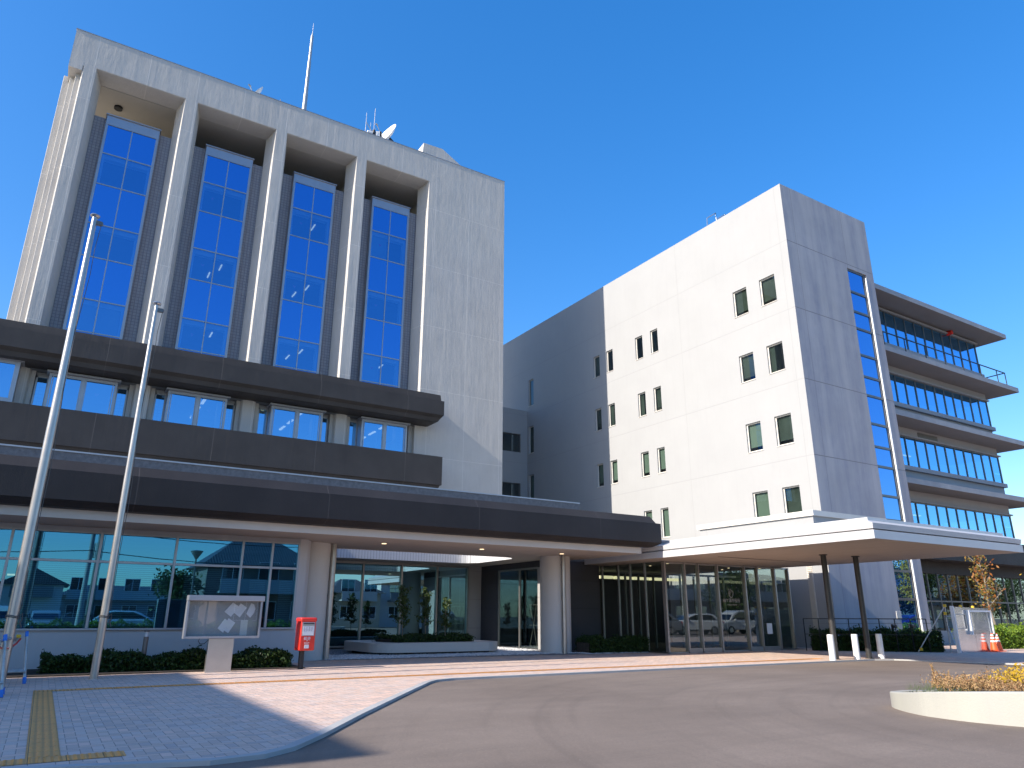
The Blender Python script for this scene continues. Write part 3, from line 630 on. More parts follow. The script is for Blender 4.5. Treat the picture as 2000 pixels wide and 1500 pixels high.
# glazed wing with projecting slabs
XW0, XW1, YG, YS = 35.08, 48.35, 21.2, 19.8
slabs = [(18.28,18.52,49.5),(14.70,14.94,49.6),(11.18,11.42,49.6),(7.67,7.89,49.6)]
for z0,z1,xe in slabs:
    sb_ = MB().box(XW0+.003,xe,YS,36,z0,z1); part('floor_slab' if z1 < 18 else 'roof_slab', sb_, M['slab'], A)
    part('slab_edge', MB().box(XW0+.004,xe+.02,YS-.03,YS-.002,z0-.02,z1+.03).box(xe+.002,xe+.02,YS-.002,36,z0-.02,z1+.03), M['roof_grey'], A)
gl = [(16.05,18.03),(12.58,14.18),(9.04,10.62),(5.62,7.03)]
for i,(z0,z1) in enumerate(gl):
    fr = MB(); n = 13
    for q in range(n+1):
        x = XW0+.3+(XW1-XW0-.3)*q/n; fr.box(x-.018,x+.018,YG-.05,YG+.03,z0,z1)
    fr.box(XW1-.03,XW1+.02,YG+3.9,YG+4,z0,z1)
    fr.box(XW0,XW1+.03,YG-.055,YG+.05,z1,z1+.05); fr.box(XW0,XW1+.03,YG-.055,YG+.05,z0-.05,z0)
    wn = part('ribbon_window', fr, M['alu_dark'], A)
    g = MB().quad((XW0,YG,z0),(XW1,YG,z0),(XW1,YG,z1),(XW0,YG,z1)); g.quad((XW1,YG,z0),(XW1,YG+6,z0),(XW1,YG+6,z1),(XW1,YG,z1)); pieces('pane', g, M['g_wing'], wn)
    bd = MB(); zt = slabs[i][0]
    bd.box(XW0+.002,XW1-.1,YG-.03,YG+.4,z1+.051,zt-.002); bd.box(XW1-.099,XW1+.0,YG-.03,30,z1+.051,zt-.002); bd.box(XW0+.002,XW1+.12,YG-.16,YG+.3,z1+.05,z1+.12)
    zb = slabs[i+1][1] if i+1 < 4 else 5.0
    bd.box(XW0+.002,XW1+.10,YG-.20,30,z0-.28,z0-.051); bd.box(XW0+.002,XW1,YG-.02,30,zb+.002,z0-.281)
    part('spandrel', bd, M['spandrel'], A)
    lm = MB()
    for x in (36.5,37.2,38.9,40.6,42.5) if i in (2,3) else (): lm.box(x,x+.8,YG+1.5+(x%1)*2,YG+1.6+(x%1)*2,z1-.06,z1-.005)
    rm = MB().box(XW0+.1,XW1-2.2,YG+5.5,YG+5.6,z0-.2,z1); rm.quad((XW0+.01,YG+.1,z1),(XW1,YG+.1,z1),(XW1,YG+5.5,z1),(XW0+.01,YG+5.5,z1))
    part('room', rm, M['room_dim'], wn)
    if lm.v: pieces('ceiling_light', lm, M['strip_lamp'], wn)
    bl = MB(); 
    for x,h in ((41.1,.4),(42.1,.55),(43.0,.5),(40.2,.25)) if i in (1,2) else (): bl.box(x,x+.85,YG+.3,YG+.32,z0,z0+h)
    if bl.v: pieces('blind', bl, M['paper'], wn)
part('vent_grille', MB().box(39.7,41.65,YG-.06,YG-.031,10.78,11.05), M['alu_dark'], A)
rl = MB(); zt = 14.97; y = YS+.12; rl.bar((XW0+.1,y,zt+.85),(48.6,y,zt+.85),.05); rl.bar((48.6,y,zt+.85),(48.6,y+3,zt+.85),.05); x = XW0+.6
while x < 48.7: rl.bar((x,y,zt),(x,y,zt+.85),.04); x += 1.98
rl.bar((48.6,y,zt),(48.6,y,zt+.85),.04)
part('balcony_railing', rl, M['black_metal'], A)
part('alarm_bell', MB().cyl((45.1,YG-.35,18.14),(45.1,YG-.03,18.14),.13,.15), M['red_paint'], A, smooth=True)
# ground storey of the wing: dark band over dark glazing
part('dark_band', MB().box(XW0+.003,56,YS+.2,30,4.02,5.2).box(XW0+.003,56,YG-.2,YG+.3,3.42,4.018), M['dark_fascia'], A)
part('plinth', MB().box(XW0+.003,56,YG-.1,YG+.3,0,.62), M['grey_clad'], A)
fr = MB(); q = 0
while XW0+.25+q*.97 < 56: fr.box(XW0+.25+q*.97-.03,XW0+.25+q*.97+.03,YG-.05,YG+.05,.63,3.42); q += 1
fr.box(XW0,56,YG-.045,YG+.045,2.02,2.09); wn = part('ground_glazing', fr, M['alu_dark'], A)
pieces('pane', MB().quad((XW0,YG,.62),(56,YG,.62),(56,YG,3.42),(XW0,YG,3.42)), M['g_wing0'], wn); part('room', MB().box(XW0+.1,56,YG+3,YG+3.1,0,4), M['dark_void'], wn)

# ------------------------------------------------------------------ entrance block (ground floor with dark fascia)
E = thing('entrance_block', 'low entrance block with dark overhanging fascia, white columns and reflective front windows', 'building', (7,22,0))
ZS = 3.36
band('fascia', [(19.2,4.615,.22),(18.99,4.36,.14),(18.9,4.35,0),(18.9,3.69,0),(19.08,3.62,.03),(19.2,3.56,.18),(19.45,3.555,.3)], -16, 17.88, M['dark_fascia'], E, 19.47)
mb = MB(); HX0,HX1,HY0,HY1 = 7.5,14.95,23.55,27.2
# beam edge and soffit with the courtyard opening (rounded corners)
mb.grid([-16,17.42],[19.55,29.2], [(HX0,HX1,HY0,HY1)], lambda u,v:(u,v,ZS))
def corner_fill(cx,cy,sx,sy,r):
    arc = [(cx+sx*(r-r*math.cos(t)), cy+sy*(r-r*math.sin(t))) for t in [q*math.pi/16 for q in range(9)]]
    return arc
rr = .7; rim = []
for cx,cy,sx,sy,rev in ((HX0,HY0,1,1,0),(HX1,HY0,-1,1,1),(HX1,HY1,-1,-1,0),(HX0,HY1,1,-1,1)):
    arc = corner_fill(cx,cy,sx,sy,rr)
    for p,q in zip(arc,arc[1:]): mb.add([(cx,cy,ZS),(p[0],p[1],ZS),(q[0],q[1],ZS)],[(0,1,2)])
    rim += arc[::-1] if rev else arc
rim2 = rim
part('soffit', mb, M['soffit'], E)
# white ribbed lining of the opening
def ribs():
    m, nt, p, o = nodes('ribbed_lining'); pos = N(nt,'NewGeometry').outputs['Position']
    j = mathn(nt,'MAXIMUM', joints(nt,pos,'X',.12,0,.02), joints(nt,pos,'Y',.12,0,.02))
    nt.links.new(mixc(nt, j, (.62,.62,.62), (.40,.40,.40)), p.inputs['Base Color']); setin(p, Roughness=.5); bump(nt,p,mathn(nt,'SUBTRACT',1.0,j),.6,.02); return m
M['ribs'] = ribs()
mb = MB(); n = len(rim)
order = sorted(rim, key=lambda q: math.atan2((q[1]-(HY0+HY1)/2)/1.8,(q[0]-(HX0+HX1)/2)/3.7))
for i in range(n):
    p,q = order[i], order[(i+1)%n]; mb.quad((p[0],p[1],ZS-.02),(q[0],q[1],ZS-.02),(q[0],q[1],4.62),(p[0],p[1],4.62))
part('opening_lining', mb, M['ribs'], E)
part('fascia_back', MB().box(-16,17.3,19.46,19.499,3.555,4.6), M['dark_fascia'], E)
part('edge_beam', MB().box(-16,17.42,19.5,19.548,ZS-.012,3.555).box(17.421,17.46,19.5,23,ZS-.012,3.555), M['white_panel'], E)
mb = MB(); mb.grid([-16,17.6],[19.24,33], [(HX0-.2,HX1+.2,HY0-.2,HY1+.2)], lambda u,v:(u,v,4.61)); part('roof', mb, M['roof_grey'], E)
part('roof_upstand', MB().box(-16,16.67,22,22.3,4.62,5.33), M['upstand'], E)
part('upstand_cap', MB().box(-16,16.70,21.97,22.33,5.331,5.37), M['alu'], E)
# front window wall
WY, XR = 21.3, 6.02
part('sill_wall', MB().box(-16,XR+.22,WY-.02,WY+.25,0,.88), M['white_wall'], E)
part('end_pillar', MB().box(XR+.0,XR+.22,WY-.02,WY+.25,.881,ZS-.003), M['white_wall'], E)
fr = MB(); mx = [-8.2,-6.4,-4.6,-2.75,-.93,.96,2.73,4.43,5.24,XR-.03]; tz = 2.52
for x in mx: fr.box(x-.03,x+.03,WY-.05,WY+.06,.93,ZS-.1)
for a,b in zip(mx,mx[1:]): fr.box(a+.031,b-.031,WY-.045,WY+.05,tz-.03,tz+.03); fr.box(a+.031,b-.031,WY-.04,WY+.05,ZS-.16,ZS-.1)
fr.box(-16,XR,WY-.09,WY+.06,.882,.93); fr.box(-16,XR,WY-.02,WY+.1,ZS-.099,ZS-.004)
wn = part('front_window', fr, M['alu'], E, bevel=.005)
pieces('pane', MB().quad((-16,WY,.93),(XR-.03,WY,.93),(XR-.03,WY,ZS-.16),(-16,WY,ZS-.16)), M['g_front'], wn)
sm = nodes('venetian_blind'); m_, nt_, p_, o_ = sm; ps = N(nt_,'NewGeometry').outputs['Position']
nt_.links.new(mixc(nt_, joints(nt_,ps,'Z',.05,0,.018), (.30,.36,.36), (.10,.12,.12)), p_.inputs['Base Color']); M['venetian'] = m_
bl = MB()
for a,b in zip(mx,mx[1:]): bl.box(a+.33,b-.06,WY+.18,WY+.2,.95,2.45 if a < 2.8 else 2.2)
pieces('venetian_blind', bl, M['venetian'], wn)
part('room', MB().box(-16,XR+.15,WY+5,WY+5.1,0,3.3).quad((-16,WY+.07,3.2),(XR+.15,WY+.07,3.2),(XR+.15,WY+5,3.2),(-16,WY+5,3.2)).quad((-16,WY+.26,.1),(XR+.15,WY+.26,.1),(XR+.15,WY+5,.1),(-16,WY+5,.1)).box(XR+.1,XR+.15,WY+.26,WY+5,.1,3.3), M['room_dim'], wn)
pieces('ceiling_light', MB().box(-.9,.35,WY+.75,WY+.83,2.16,2.2).box(.70,.86,WY+.75,WY+.83,2.16,2.2), M['strip_lamp'], wn)
# columns and downpipes
for cx,px,py in ((6.78,7.30,22.12),(15.86,15.78,21.86)):
    part('column', MB().cyl((cx,22.5,-.05),(cx,22.5,ZS-.002),.56,n=48), M['white_panel'], E, smooth=True)
    dpm = MB().cyl((px,py,0),(px,py,ZS-.004),.085,n=20)
    for z in (.35,1.8,3.0): dpm.cyl((px,py,z),(px,py,z+.05),.095,n=20)
    part('downpipe', dpm, M['pole_steel'], E, smooth=True)
for x in (8.55,12.0,15.25): pieces('downlight', MB().cyl((x,21.2,ZS-.012),(x,21.2,ZS-.002),.075,n=20), M['downlight'], E)
# courtyard glazing and side walls
GY = 29.0
fr = MB(); mxs = [7.7,9.25,10.85,12.55,14.2,15.72]
for x in mxs: fr.box(x-.035,x+.035,GY-.08,GY+.05,.12,ZS-.004)
for a,b in zip(mxs,mxs[1:]): fr.box(a+.036,b-.036,GY-.05,GY+.05,.06,.12); fr.box(a+.036,b-.036,GY-.05,GY+.05,ZS-.09,ZS-.004)
wn = part('courtyard_window', fr, M['mullion'], E)
pieces('pane', MB().quad((7.7,GY,.12),(15.72,GY,.12),(15.72,GY,ZS-.09),(7.7,GY,ZS-.09)), M['g_court'], wn)
part('room', MB().box(7.3,16.3,GY+4,GY+4.1,0,3.4).quad((7.3,GY+.1,.01),(16.3,GY+.1,.01),(16.3,GY+4,.01),(7.3,GY+4,.01)), M['dark_void'], wn)
part('side_wall', MB().box(6.245,6.4,21.56,29.1,0,ZS-.004), M['white_wall'], E)
part('end_pillar', MB().box(15.76,16.38,GY-.06,GY+.3,.0,ZS-.004), M['grey_clad'], E)
DX = 16.4
mb = MB(); mb.grid([23.0,29.6],[0,ZS-.004], [(24.45,27.55,.06,3.12)], lambda u,v:(DX,u,v)); part('dark_wall', mb, M['dark_wall'], E)
part('stone_panel', MB().box(DX-.03,DX-.002,23.1,24.42,.04,3.1), M['grey_clad'], E)
fr = MB()
for y in (24.48,25.86,27.52): fr.box(DX+.02,DX+.10,y-.03,y+.03,.06,3.12)
fr.box(DX+.02,DX+.10,24.511,25.829,3.05,3.119); fr.box(DX+.02,DX+.10,25.891,27.489,3.05,3.119)
dr = part('sliding_door', fr, M['mullion'], E); pieces('pane', MB().quad((DX+.06,24.48,.06),(DX+.06,27.52,.06),(DX+.06,27.52,3.12),(DX+.06,24.48,3.12)), M['g_lobby'], dr)
rk = MB(); pts = []
for y in (24.4,25.0,25.6):
    for x in (DX+.7,DX+1.1):
        rk.bar((x,y,.1),(x+.02,y+.25,.9),.02); rk.bar((x+.02,y+.25,.9),(x,y,1.7),.02); rk.bar((x,y+.5,.1),(x+.02,y+.25,.9),.02); rk.bar((x,y+.5,1.7),(x+.02,y+.25,.9),.02)
for z in (.1,.9,1.7): rk.bar((DX+.7,24.4,z),(DX+.7,26.1,z),.02)
part('display_rack', rk, M['galv'], dr)
part('dark_wall', MB().box(DX+.02,19.05,23.9,24.15,0,ZS-.01), M['dark_wall'], E)
part('room', MB().box(DX+.2,19,29,29.1,0,3.3).box(18.9,18.95,24.2,29,0,3.3), M['room_dim'], dr)

# ------------------------------------------------------------------ glass lobby
Lb = thing('glass_lobby', 'glass entrance lobby with steel mullions and sliding doors under the canopy', 'lobby', (22,22,0))
LX0,LX1,LY,LZ = 19.1,26.0,20.2,3.19
fr = MB(); mm = [19.1,20.1,20.82,21.84,23.37,24.12,25.15,26.0]
for i,x in enumerate(mm):
    wd = .07 if i in (0,1,3,4,6) else .045; fr.box(x-wd/2,x+wd/2,LY-.09,LY+.06,.05,LZ)
for a,b in zip(mm,mm[1:]): fr.box(a+.036,b-.036,LY-.05,LY+.05,.0,.05); fr.box(a+.036,b-.036,LY-.05,LY+.05,LZ-.06,LZ-.002)
for a,b in ((20.1,20.82),(20.82,21.84),(23.37,24.12),(24.12,25.15)): fr.box(a+.037,b-.037,LY-.055,LY+.055,.051,.16)
wn = part('front_glazing', fr, M['mullion'], Lb)
pieces('pane', MB().quad((LX0,LY,.05),(LX1,LY,.05),(LX1,LY,LZ-.06),(LX0,LY,LZ-.06)), M['g_lobby'], wn)
fr = MB()
for y in (21.2,22.04,22.75,23.75): fr.box(LX0-.04,LX0+.04,y-.03,y+.03,.05,LZ)
wn2 = part('side_glazing', fr, M['mullion'], Lb)
pieces('pane', MB().quad((LX0,LY+.02,.05),(LX0,23.9,.05),(LX0,23.9,LZ),(LX0,LY+.02,LZ)), M['g_lobby'], wn2)
pieces('pane', MB().quad((LX1,LY+.02,.05),(LX1,23.9,.05),(LX1,23.9,LZ),(LX1,LY+.02,LZ)), M['g_lobby'], wn2)
fr = MB()
for x in (19.6,20.3,21.1,21.8,22.6,23.4,24.3,25.2): fr.box(x-.03,x+.03,22.9,22.98,.05,2.9)
fr.box(19.2,26,22.9,22.98,2.9,2.98); part('inner_screen', fr, M['mullion'], Lb)
part('inner_hall', MB().box(18.5,27.8,29,29.1,0,3.4).box(LX1+.02,27.9,23.9,24.0,0,3.3).quad((19.1,20.3,.01),(27,20.3,.01),(27,29,.01),(19.1,29,.01)), M['dark_void'], Lb)
part('ceiling', MB().quad((LX0,LY,LZ+.004),(LX1,LY,LZ+.004),(LX1,29,LZ+.004),(LX0,29,LZ+.004)), M['room_dim'], Lb)
cl = MB()
for q in range(6): cl.box(19.5+q*1.05,20.4+q*1.05,25.9,26.1,2.86,2.98)
pieces('ceiling_light', cl, M['strip_lamp'], Lb)
for x,y in ((20,20.9),(21.3,21.4),(22.6,20.9),(23.9,21.4),(25.2,20.9),(20.3,22.2),(24.5,22.3)): pieces('downlight', MB().cyl((x,y,LZ-.012),(x,y,LZ-.002),.05,n=14), M['downlight'], Lb)
part('roof', MB().box(18.2,26.1,20.4,29.5,3.36,4.0), M['roof_grey'], Lb)
pl = MB().box(24.38,24.68,LY-.075,LY-.062,.62,1.02); part('door_notice', pl, M['paper'], Lb)
def text(name, s, size, mat, parent, loc, rot=(R(90),0,0), ext=.001, sx=1):
    c = bpy.data.curves.new(name,'FONT'); c.body = s; c.size = size; c.align_x = 'CENTER'; c.extrude = ext
    t = bpy.data.objects.new(name,c); COL.objects.link(t)
    dg = bpy.context.evaluated_depsgraph_get(); me = bpy.data.meshes.new_from_object(t.evaluated_get(dg)); bpy.data.objects.remove(t)
    o = bpy.data.objects.new(name, me); COL.objects.link(o); me.materials.clear(); me.materials.append(mat)
    o.parent = parent; o.location = Vector(loc)-W[parent]; o.rotation_euler = rot; o.scale = (sx,1,1); return o
text('lettering', '袖ケ浦市役所', .158, M['etched'], Lb, (22.56,LY-.012,1.80))
text('lettering', 'Sodegaura City Hall', .066, M['etched'], Lb, (22.58,LY-.012,1.68))
lg = MB(); c = Vector((22.555,LY-.014,2.13)); P = lambda x,z: c+Vector((x,0,z))
lg.tube([P(-.115+.0,.06),P(-.12,.0),P(-.10,-.08),P(-.05,-.15),P(0,-.175),P(.05,-.15),P(.10,-.08),P(.12,0),P(.115,.06),P(.06,.08)],.009,6)
lg.tube([P(-.13,.15),P(-.08,.14),P(-.09,.10),P(-.06,.07),P(-.09,.03),P(-.05,0),P(-.08,-.03),P(-.04,-.04)],.008,6); lg.tube([P(-.02,.16),P(.0,.13),P(.01,.06),P(.0,.0)],.008,6); lg.tube([P(.0,.13),P(.04,.1),P(.09,.11)],.008,6)
part('emblem', lg, M['etched'], Lb)

# ------------------------------------------------------------------ entrance canopy
Cn = thing('entrance_canopy', 'wide flat white canopy on two slim dark posts over the entrance drive', 'canopy', (21.8,17,0))
CX0,CX1,CY0,CY1,CZ = 17.93,25.75,11.1,23.4,3.20
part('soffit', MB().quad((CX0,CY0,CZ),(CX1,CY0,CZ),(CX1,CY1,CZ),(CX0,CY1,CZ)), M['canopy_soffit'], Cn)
part('soffit_slot', MB().box(19.2,24.6,17.55,17.62,CZ-.006,CZ-.001), M['black_metal'], Cn)
def ringwall(prof):
    mb = MB()
    for (i0,z0),(i1,z1) in zip(prof,prof[1:]):
        a = [(CX0+i0,CY0+i0),(CX1-i0,CY0+i0),(CX1-i0,CY1-i0),(CX0+i0,CY1-i0)]; b = [(CX0+i1,CY0+i1),(CX1-i1,CY0+i1),(CX1-i1,CY1-i1),(CX0+i1,CY1-i1)]
        for k in range(4):
            p,q,r,s = a[k],a[(k+1)%4],b[(k+1)%4],b[k]; mb.quad((*p,z0),(*q,z0),(*r,z1),(*s,z1))
    return mb
part('edge_trim', ringwall([(.0,CZ),(.0,CZ+.215),(.05,CZ+.235),(.10,CZ+.24)]), M['canopy_metal'], Cn)
part('edge_trim', ringwall([(.12,CZ+.20),(.12,CZ+.26),(.02,CZ+.262),(.0,CZ+.40),(.05,CZ+.42),(.34,CZ+.52),(.34,CZ+.60),(.42,CZ+.60)]), M['canopy_metal'], Cn)
part('roof', MB().quad((CX0+.4,CY0+.4,CZ+.59),(CX1-.4,CY0+.4,CZ+.59),(CX1-.4,CY1-.4,CZ+.59),(CX0+.4,CY1-.4,CZ+.59)), M['roof_grey'], Cn)
part('roof_curb', MB().box(21.3,25.3,15.25,20.35,CZ+.6,4.48), M['annex'], Cn)
part('curb_cap', MB().box(21.22,25.4,15.17,20.43,4.481,4.66), M['beige_cap'], Cn)
for x,y in ((21.3,15.05),(22.72,14.85)):
    cm = MB().cyl((x,y,-.02),(x,y,CZ-.002),.088,n=24); cm.cyl((x,y,CZ-.03),(x,y,CZ-.004),.13,n=24); cm.cyl((x,y,.0),(x,y,.02),.13,n=24)
    part('post', cm, M['post_dark'], Cn, smooth=True)

# ------------------------------------------------------------------ rooftop gear on the tower
mz = TOPZ-.9
mb = MB()
segs = [(27,.135),(30.2,.125),(30.21,.112),(32.6,.10),(32.61,.088),(34.5,.08),(34.51,.05),(34.75,.03),(34.76,.014),(35.5,.008)]
mb.lathe((8.06,36,0), [(r,z) for z,r in [(mz,.14)]+segs], 16)
for z in (28.2,29.2,30.2,31.2,32.2,33.2): mb.cyl((8.06,36,z),(8.06,36,z+.05),.15-(z-28)*.011,n=16)
single('antenna_mast', mb, M['galv'], 'tall tapered steel mast rising from the middle of the tower roof', 'mast', smooth=True)
def dish(name, c, aim, r, label, stand, cat='satellite dish'):
    t = thing(name, label, cat, c); c = Vector(c); a = Vector(aim).normalized(); u = a.orthogonal().normalized(); v = a.cross(u); n = 24; mb = MB(); vs = []
    rings = 6
    for k in range(rings+1):
        q = k/rings*r
        for i in range(n): vs.append(c + (u*math.cos(2*math.pi*i/n)+v*math.sin(2*math.pi*i/n))*q + a*(q*q/r*.28))
    nb = len(vs)
    vs += [p - a*.03 for p in vs[:nb]]
    fs = []
    for o in (0,nb): fs += [(o+k*n+i,o+k*n+(i+1)%n,o+(k+1)*n+(i+1)%n,o+(k+1)*n+i) for k in range(rings) for i in range(n)]
    fs += [(rings*n+i,rings*n+(i+1)%n,nb+rings*n+(i+1)%n,nb+rings*n+i) for i in range(n)]
    mb.add(vs, fs); part('reflector', mb, M['white_paint'], t, smooth=True)
    f = c + a*r*1.15; fm = MB().bar(c-Vector((0,0,r*.8))+a*.25*r, f, .035); fm.cyl(f-a*.06,f+a*.10,.05,n=10); part('feed_arm', fm, M['galv'], t)
    sm_ = MB().bar(c-a*.06,(c.x-a.x*.35,c.y-a.y*.35,c.z-.15),.10); sm_.bar((c.x-a.x*.35,c.y-a.y*.35,c.z-.1),(c.x-a.x*.35,c.y-a.y*.35,stand),.08); part('stand', sm_, M['black_metal'], t)
    return t
dish('satellite_dish', (5.30,35,28.30), (-.80,-.15,.55), .50, 'small satellite dish with feed arm near the left of the tower parapet', mz)
dish('satellite_dish', (13.0,35.2,28.75), (-.93,-.25,.42), .85, 'large white satellite dish beside the cluster of whip antennas', mz)
mb = MB(); mb.cyl((6.78,35,mz),(6.78,35,28.22),.04,n=10); mb.bar((6.5,35,28.24),(7.0,35,28.16),.05); mb.bar((6.52,35,28.24),(6.50,35,28.5),.10,.03); mb.cyl((7.0,35,28.05),(7.0,35,28.32),.05,n=10); mb.bar((6.92,35,28.05),(7.02,35,28.28),.03)
single('wind_gauge', mb, M['galv'], 'small grey wind gauge on a stub post left of the tall roof mast', 'weather sensor')
an = thing('antenna_cluster', 'cluster of whip antennas and panel aerials beside the large white dish', 'antenna', (11.8,35,mz))
wm = MB()
for x,z0,z1,r in ((11.47,mz,29.75,.028),(11.76,mz,29.15,.03),(11.98,mz,30.25,.03),(12.05,mz,28.9,.035)): wm.cyl((x,35,z0),(x,35,z1),r,r*.5,n=8)
wm.bar((11.47,35,29.1),(12.0,35,28.4),.035); pieces('whip_antenna', wm, M['galv'], an)
pieces('panel_aerial', MB().cyl((11.95,34.9,28.0),(11.95,34.9,28.62),.09,n=12).cyl((12.36,34.9,28.0),(12.36,34.9,28.66),.085,n=12), M['black_metal'], an, smooth=True)
pieces('panel_aerial', MB().cyl((12.15,34.9,28.0),(12.15,34.9,28.58),.10,n=12).cyl((12.26,34.85,28.0),(12.26,34.85,28.6),.05,n=12).cyl((11.55,34.9,28.35),(11.85,34.9,28.35),.12,n=12), M['white_paint'], an, smooth=True)

# ------------------------------------------------------------------ flagpoles
def flagpole(x, y, h, label, r0):
    t = thing('flagpole', label, 'flagpole', (x,y,0), 'steel flagpoles in front of the entrance block')
    mb = MB(); hs = [0,h*.24,h*.2401,h*.5,h*.5001,h*.76,h*.7601,h-.06]; k = [1,.98,.96,.90,.88,.76,.74,.55]
    mb.lathe((x,y,0), [(r0*a,z) for z,a in zip(hs,k)], 20); mb.cyl((x,y,-.02),(x,y,.015),r0*1.35,n=20); part('pole', mb, M['pole_steel'], t, smooth=True)
    tm = MB().lathe((x,y,h-.07), [(r0*.5,0),(r0*.5,.03),(.085,.05),(.10,.075),(.085,.10),(.03,.115)], 18); part('finial', tm, M['steel'], t, smooth=True)
    pm = MB().box(x+.02,x+.14,y-.03,y+.03,h-.20,h-.10); pm.cyl((x+.13,y-.035,h-.15),(x+.13,y+.035,h-.15),.05,n=12); part('pulley', pm, M['alu_dark'], t, bevel=.005)
    rp = [(x+.15,y-.02,h-.16)]
    for q in range(1,14):
        z = h-.16 - q*(h-1.5)/13; rp.append((x+r0*(.5+.45*q/13)+.055*math.sin(q*.9)*(1-q/14)+.025, y-r0*.5, z))
    rope = MB().tube(rp,.007,6)
    for z in (1.20,1.225): rope.tube([(x+(r0+.012)*math.cos(a*.5),y+(r0+.012)*math.sin(a*.5),z+.01*math.sin(a)) for a in range(13)],.010,6)
    rope.tube([(x+r0,y-.03,1.22),(x+r0+.05,y-.05,1.27),(x+r0+.06,y-.05,1.15),(x+r0+.02,y-.04,1.08)],.012,6); rope.tube([(x+r0,y-.03,1.20),(x+r0+.04,y-.06,1.10),(x+r0+.075,y-.05,1.02)],.012,6)
    part('halyard', rope, M['cord'], t)
flagpole(1.10,17.93,8.34,'steel flagpole between the tactile strip and the left hedge, rope tied round it',.078)
flagpole(-.46,16.6,9.55,'steel flagpole at the left edge, standing behind the blue-tipped pipe trestles',.095)

# ------------------------------------------------------------------ notice board
B = thing('notice_board', 'glazed steel notice board with loose paper sheets on a broad pedestal', 'notice board', (3.6,18.6,0))
x0,x1,z0,z1,yf_,yk = 2.78,4.46,.735,1.565,18.52,18.72
part('pedestal', MB().box(3.34,3.90,18.56,18.70,-.01,.73), M['steel'], B, bevel=.006)
part('hood', MB().box(2.78,4.49,18.47,18.76,1.565,1.685), M['alu'], B, bevel=.01)
fr = MB().box(x0,x0+.045,yf_,yk,z0,z1-.002).box(x1-.045,x1,yf_,yk,z0,z1-.002).box(x0+.046,x1-.046,yf_,yk,z0,z0+.05).box(x0+.046,x1-.046,yk-.02,yk,z0+.051,z1-.002)
part('frame', fr, M['alu'], B, bevel=.004)
def brd():
    m, nt, p, o = nodes('board_backing'); pos = N(nt,'NewGeometry').outputs['Position']
    c = mixc(nt, ramp(nt,noise(nt,pos,2.0,5),.3,.7), (.30,.31,.31),(.36,.365,.365)); nt.links.new(c,p.inputs['Base Color']); setin(p,Roughness=.6); return m
part('backing', MB().box(x0+.047,x1-.047,yk-.035,yk-.021,z0+.052,z1-.004), brd(), B)
pieces('pane', MB().quad((x0+.045,yf_+.02,z0+.05),(x1-.045,yf_+.02,z0+.05),(x1-.045,yf_+.02,z1),(x0+.045,yf_+.02,z1)), M['g_board'], B)
for pts in ([(3.80,1.535),(3.95,1.445),(3.79,1.21),(3.63,1.325)],[(3.98,1.52),(4.13,1.42),(3.99,1.20),(3.85,1.30)],[(4.22,1.52),(4.29,1.50),(4.33,1.40),(4.31,1.30),(4.23,1.19),(4.13,1.28)],[(3.745,1.18),(3.905,1.08),(3.77,.845),(3.615,.945)],[(3.66,1.17),(3.72,1.13),(3.66,.855),(3.52,.955)]):
    k = .004*(len(B.children)%4)
    part('paper_sheet', MB().prism(pts, lambda u,v,t:(u,t,v), yk-.045-k, yk-.0425-k), M['paper'], B)
part('paper_sheet', MB().box(4.03,4.19,yk-.042,yk-.039,.79,1.14), M['room'], B)
part('cable', MB().tube([(3.34,18.63,.70),(3.26,18.62,.62),(3.17,18.62,.62),(3.13,18.63,.68),(3.15,18.64,.735)],.008,6), M['black_rubber'], B)

# ------------------------------------------------------------------ post box
Pb = thing('post_box', 'red pillar post box on a black post beside the hedge end', 'post box', (5.53,18.7,0))
px0,px1,py0,py1 = 5.42,5.79,18.5,18.9
part('post', MB().cyl((5.56,18.72,-.01),(5.56,18.72,.45),.065,n=24), M['black_metal'], Pb, smooth=True)
part('box', MB().box(5.42,5.80,18.50,18.92,.43,1.15), M['red_paint'], Pb, bevel=.03, seg=4, smooth=True)
part('hood', MB().box(5.405,5.815,18.485,18.93,1.10,1.20), M['red_paint'], Pb, bevel=.035, seg=4, smooth=True)
part('side_panel', MB().box(5.405,5.419,18.56,18.84,.47,1.06), M['red_paint'], Pb, bevel=.004)
part('slot_frame', MB().box(5.455,5.765,18.487,18.499,.77,1.09), M['alu'], Pb, bevel=.005)
part('slot', MB().box(5.475,5.745,18.482,18.486,1.045,1.07), M['black_rubber'], Pb)
part('slot_flap', MB().box(5.475,5.745,18.480,18.486,1.005,1.042), M['steel'], Pb)
part('notice', MB().box(5.475,5.745,18.482,18.486,.79,1.00), M['paper'], Pb)
M['ink'] = simple('grey_ink', (.16,.16,.20), .8)
tk = MB()
for i in range(5):
    for q in range(4): tk.box(5.49+q*.062,5.49+q*.062+random.uniform(.02,.05),18.4800,18.4815,.97-i*.022,.978-i*.022)
part('notice_lines', tk, M['ink'], Pb)
text('lettering', '郵便', .085, M['paper'], Pb, (5.60,18.498,.68)); text('lettering', '〒', .05, M['paper'], Pb, (5.60,18.498,.635)); text('lettering', 'POST', .055, M['paper'], Pb, (5.60,18.498,.585))
part('label_plate', MB().box(5.545,5.655,18.496,18.4995,.485,.57), M['paper'], Pb)

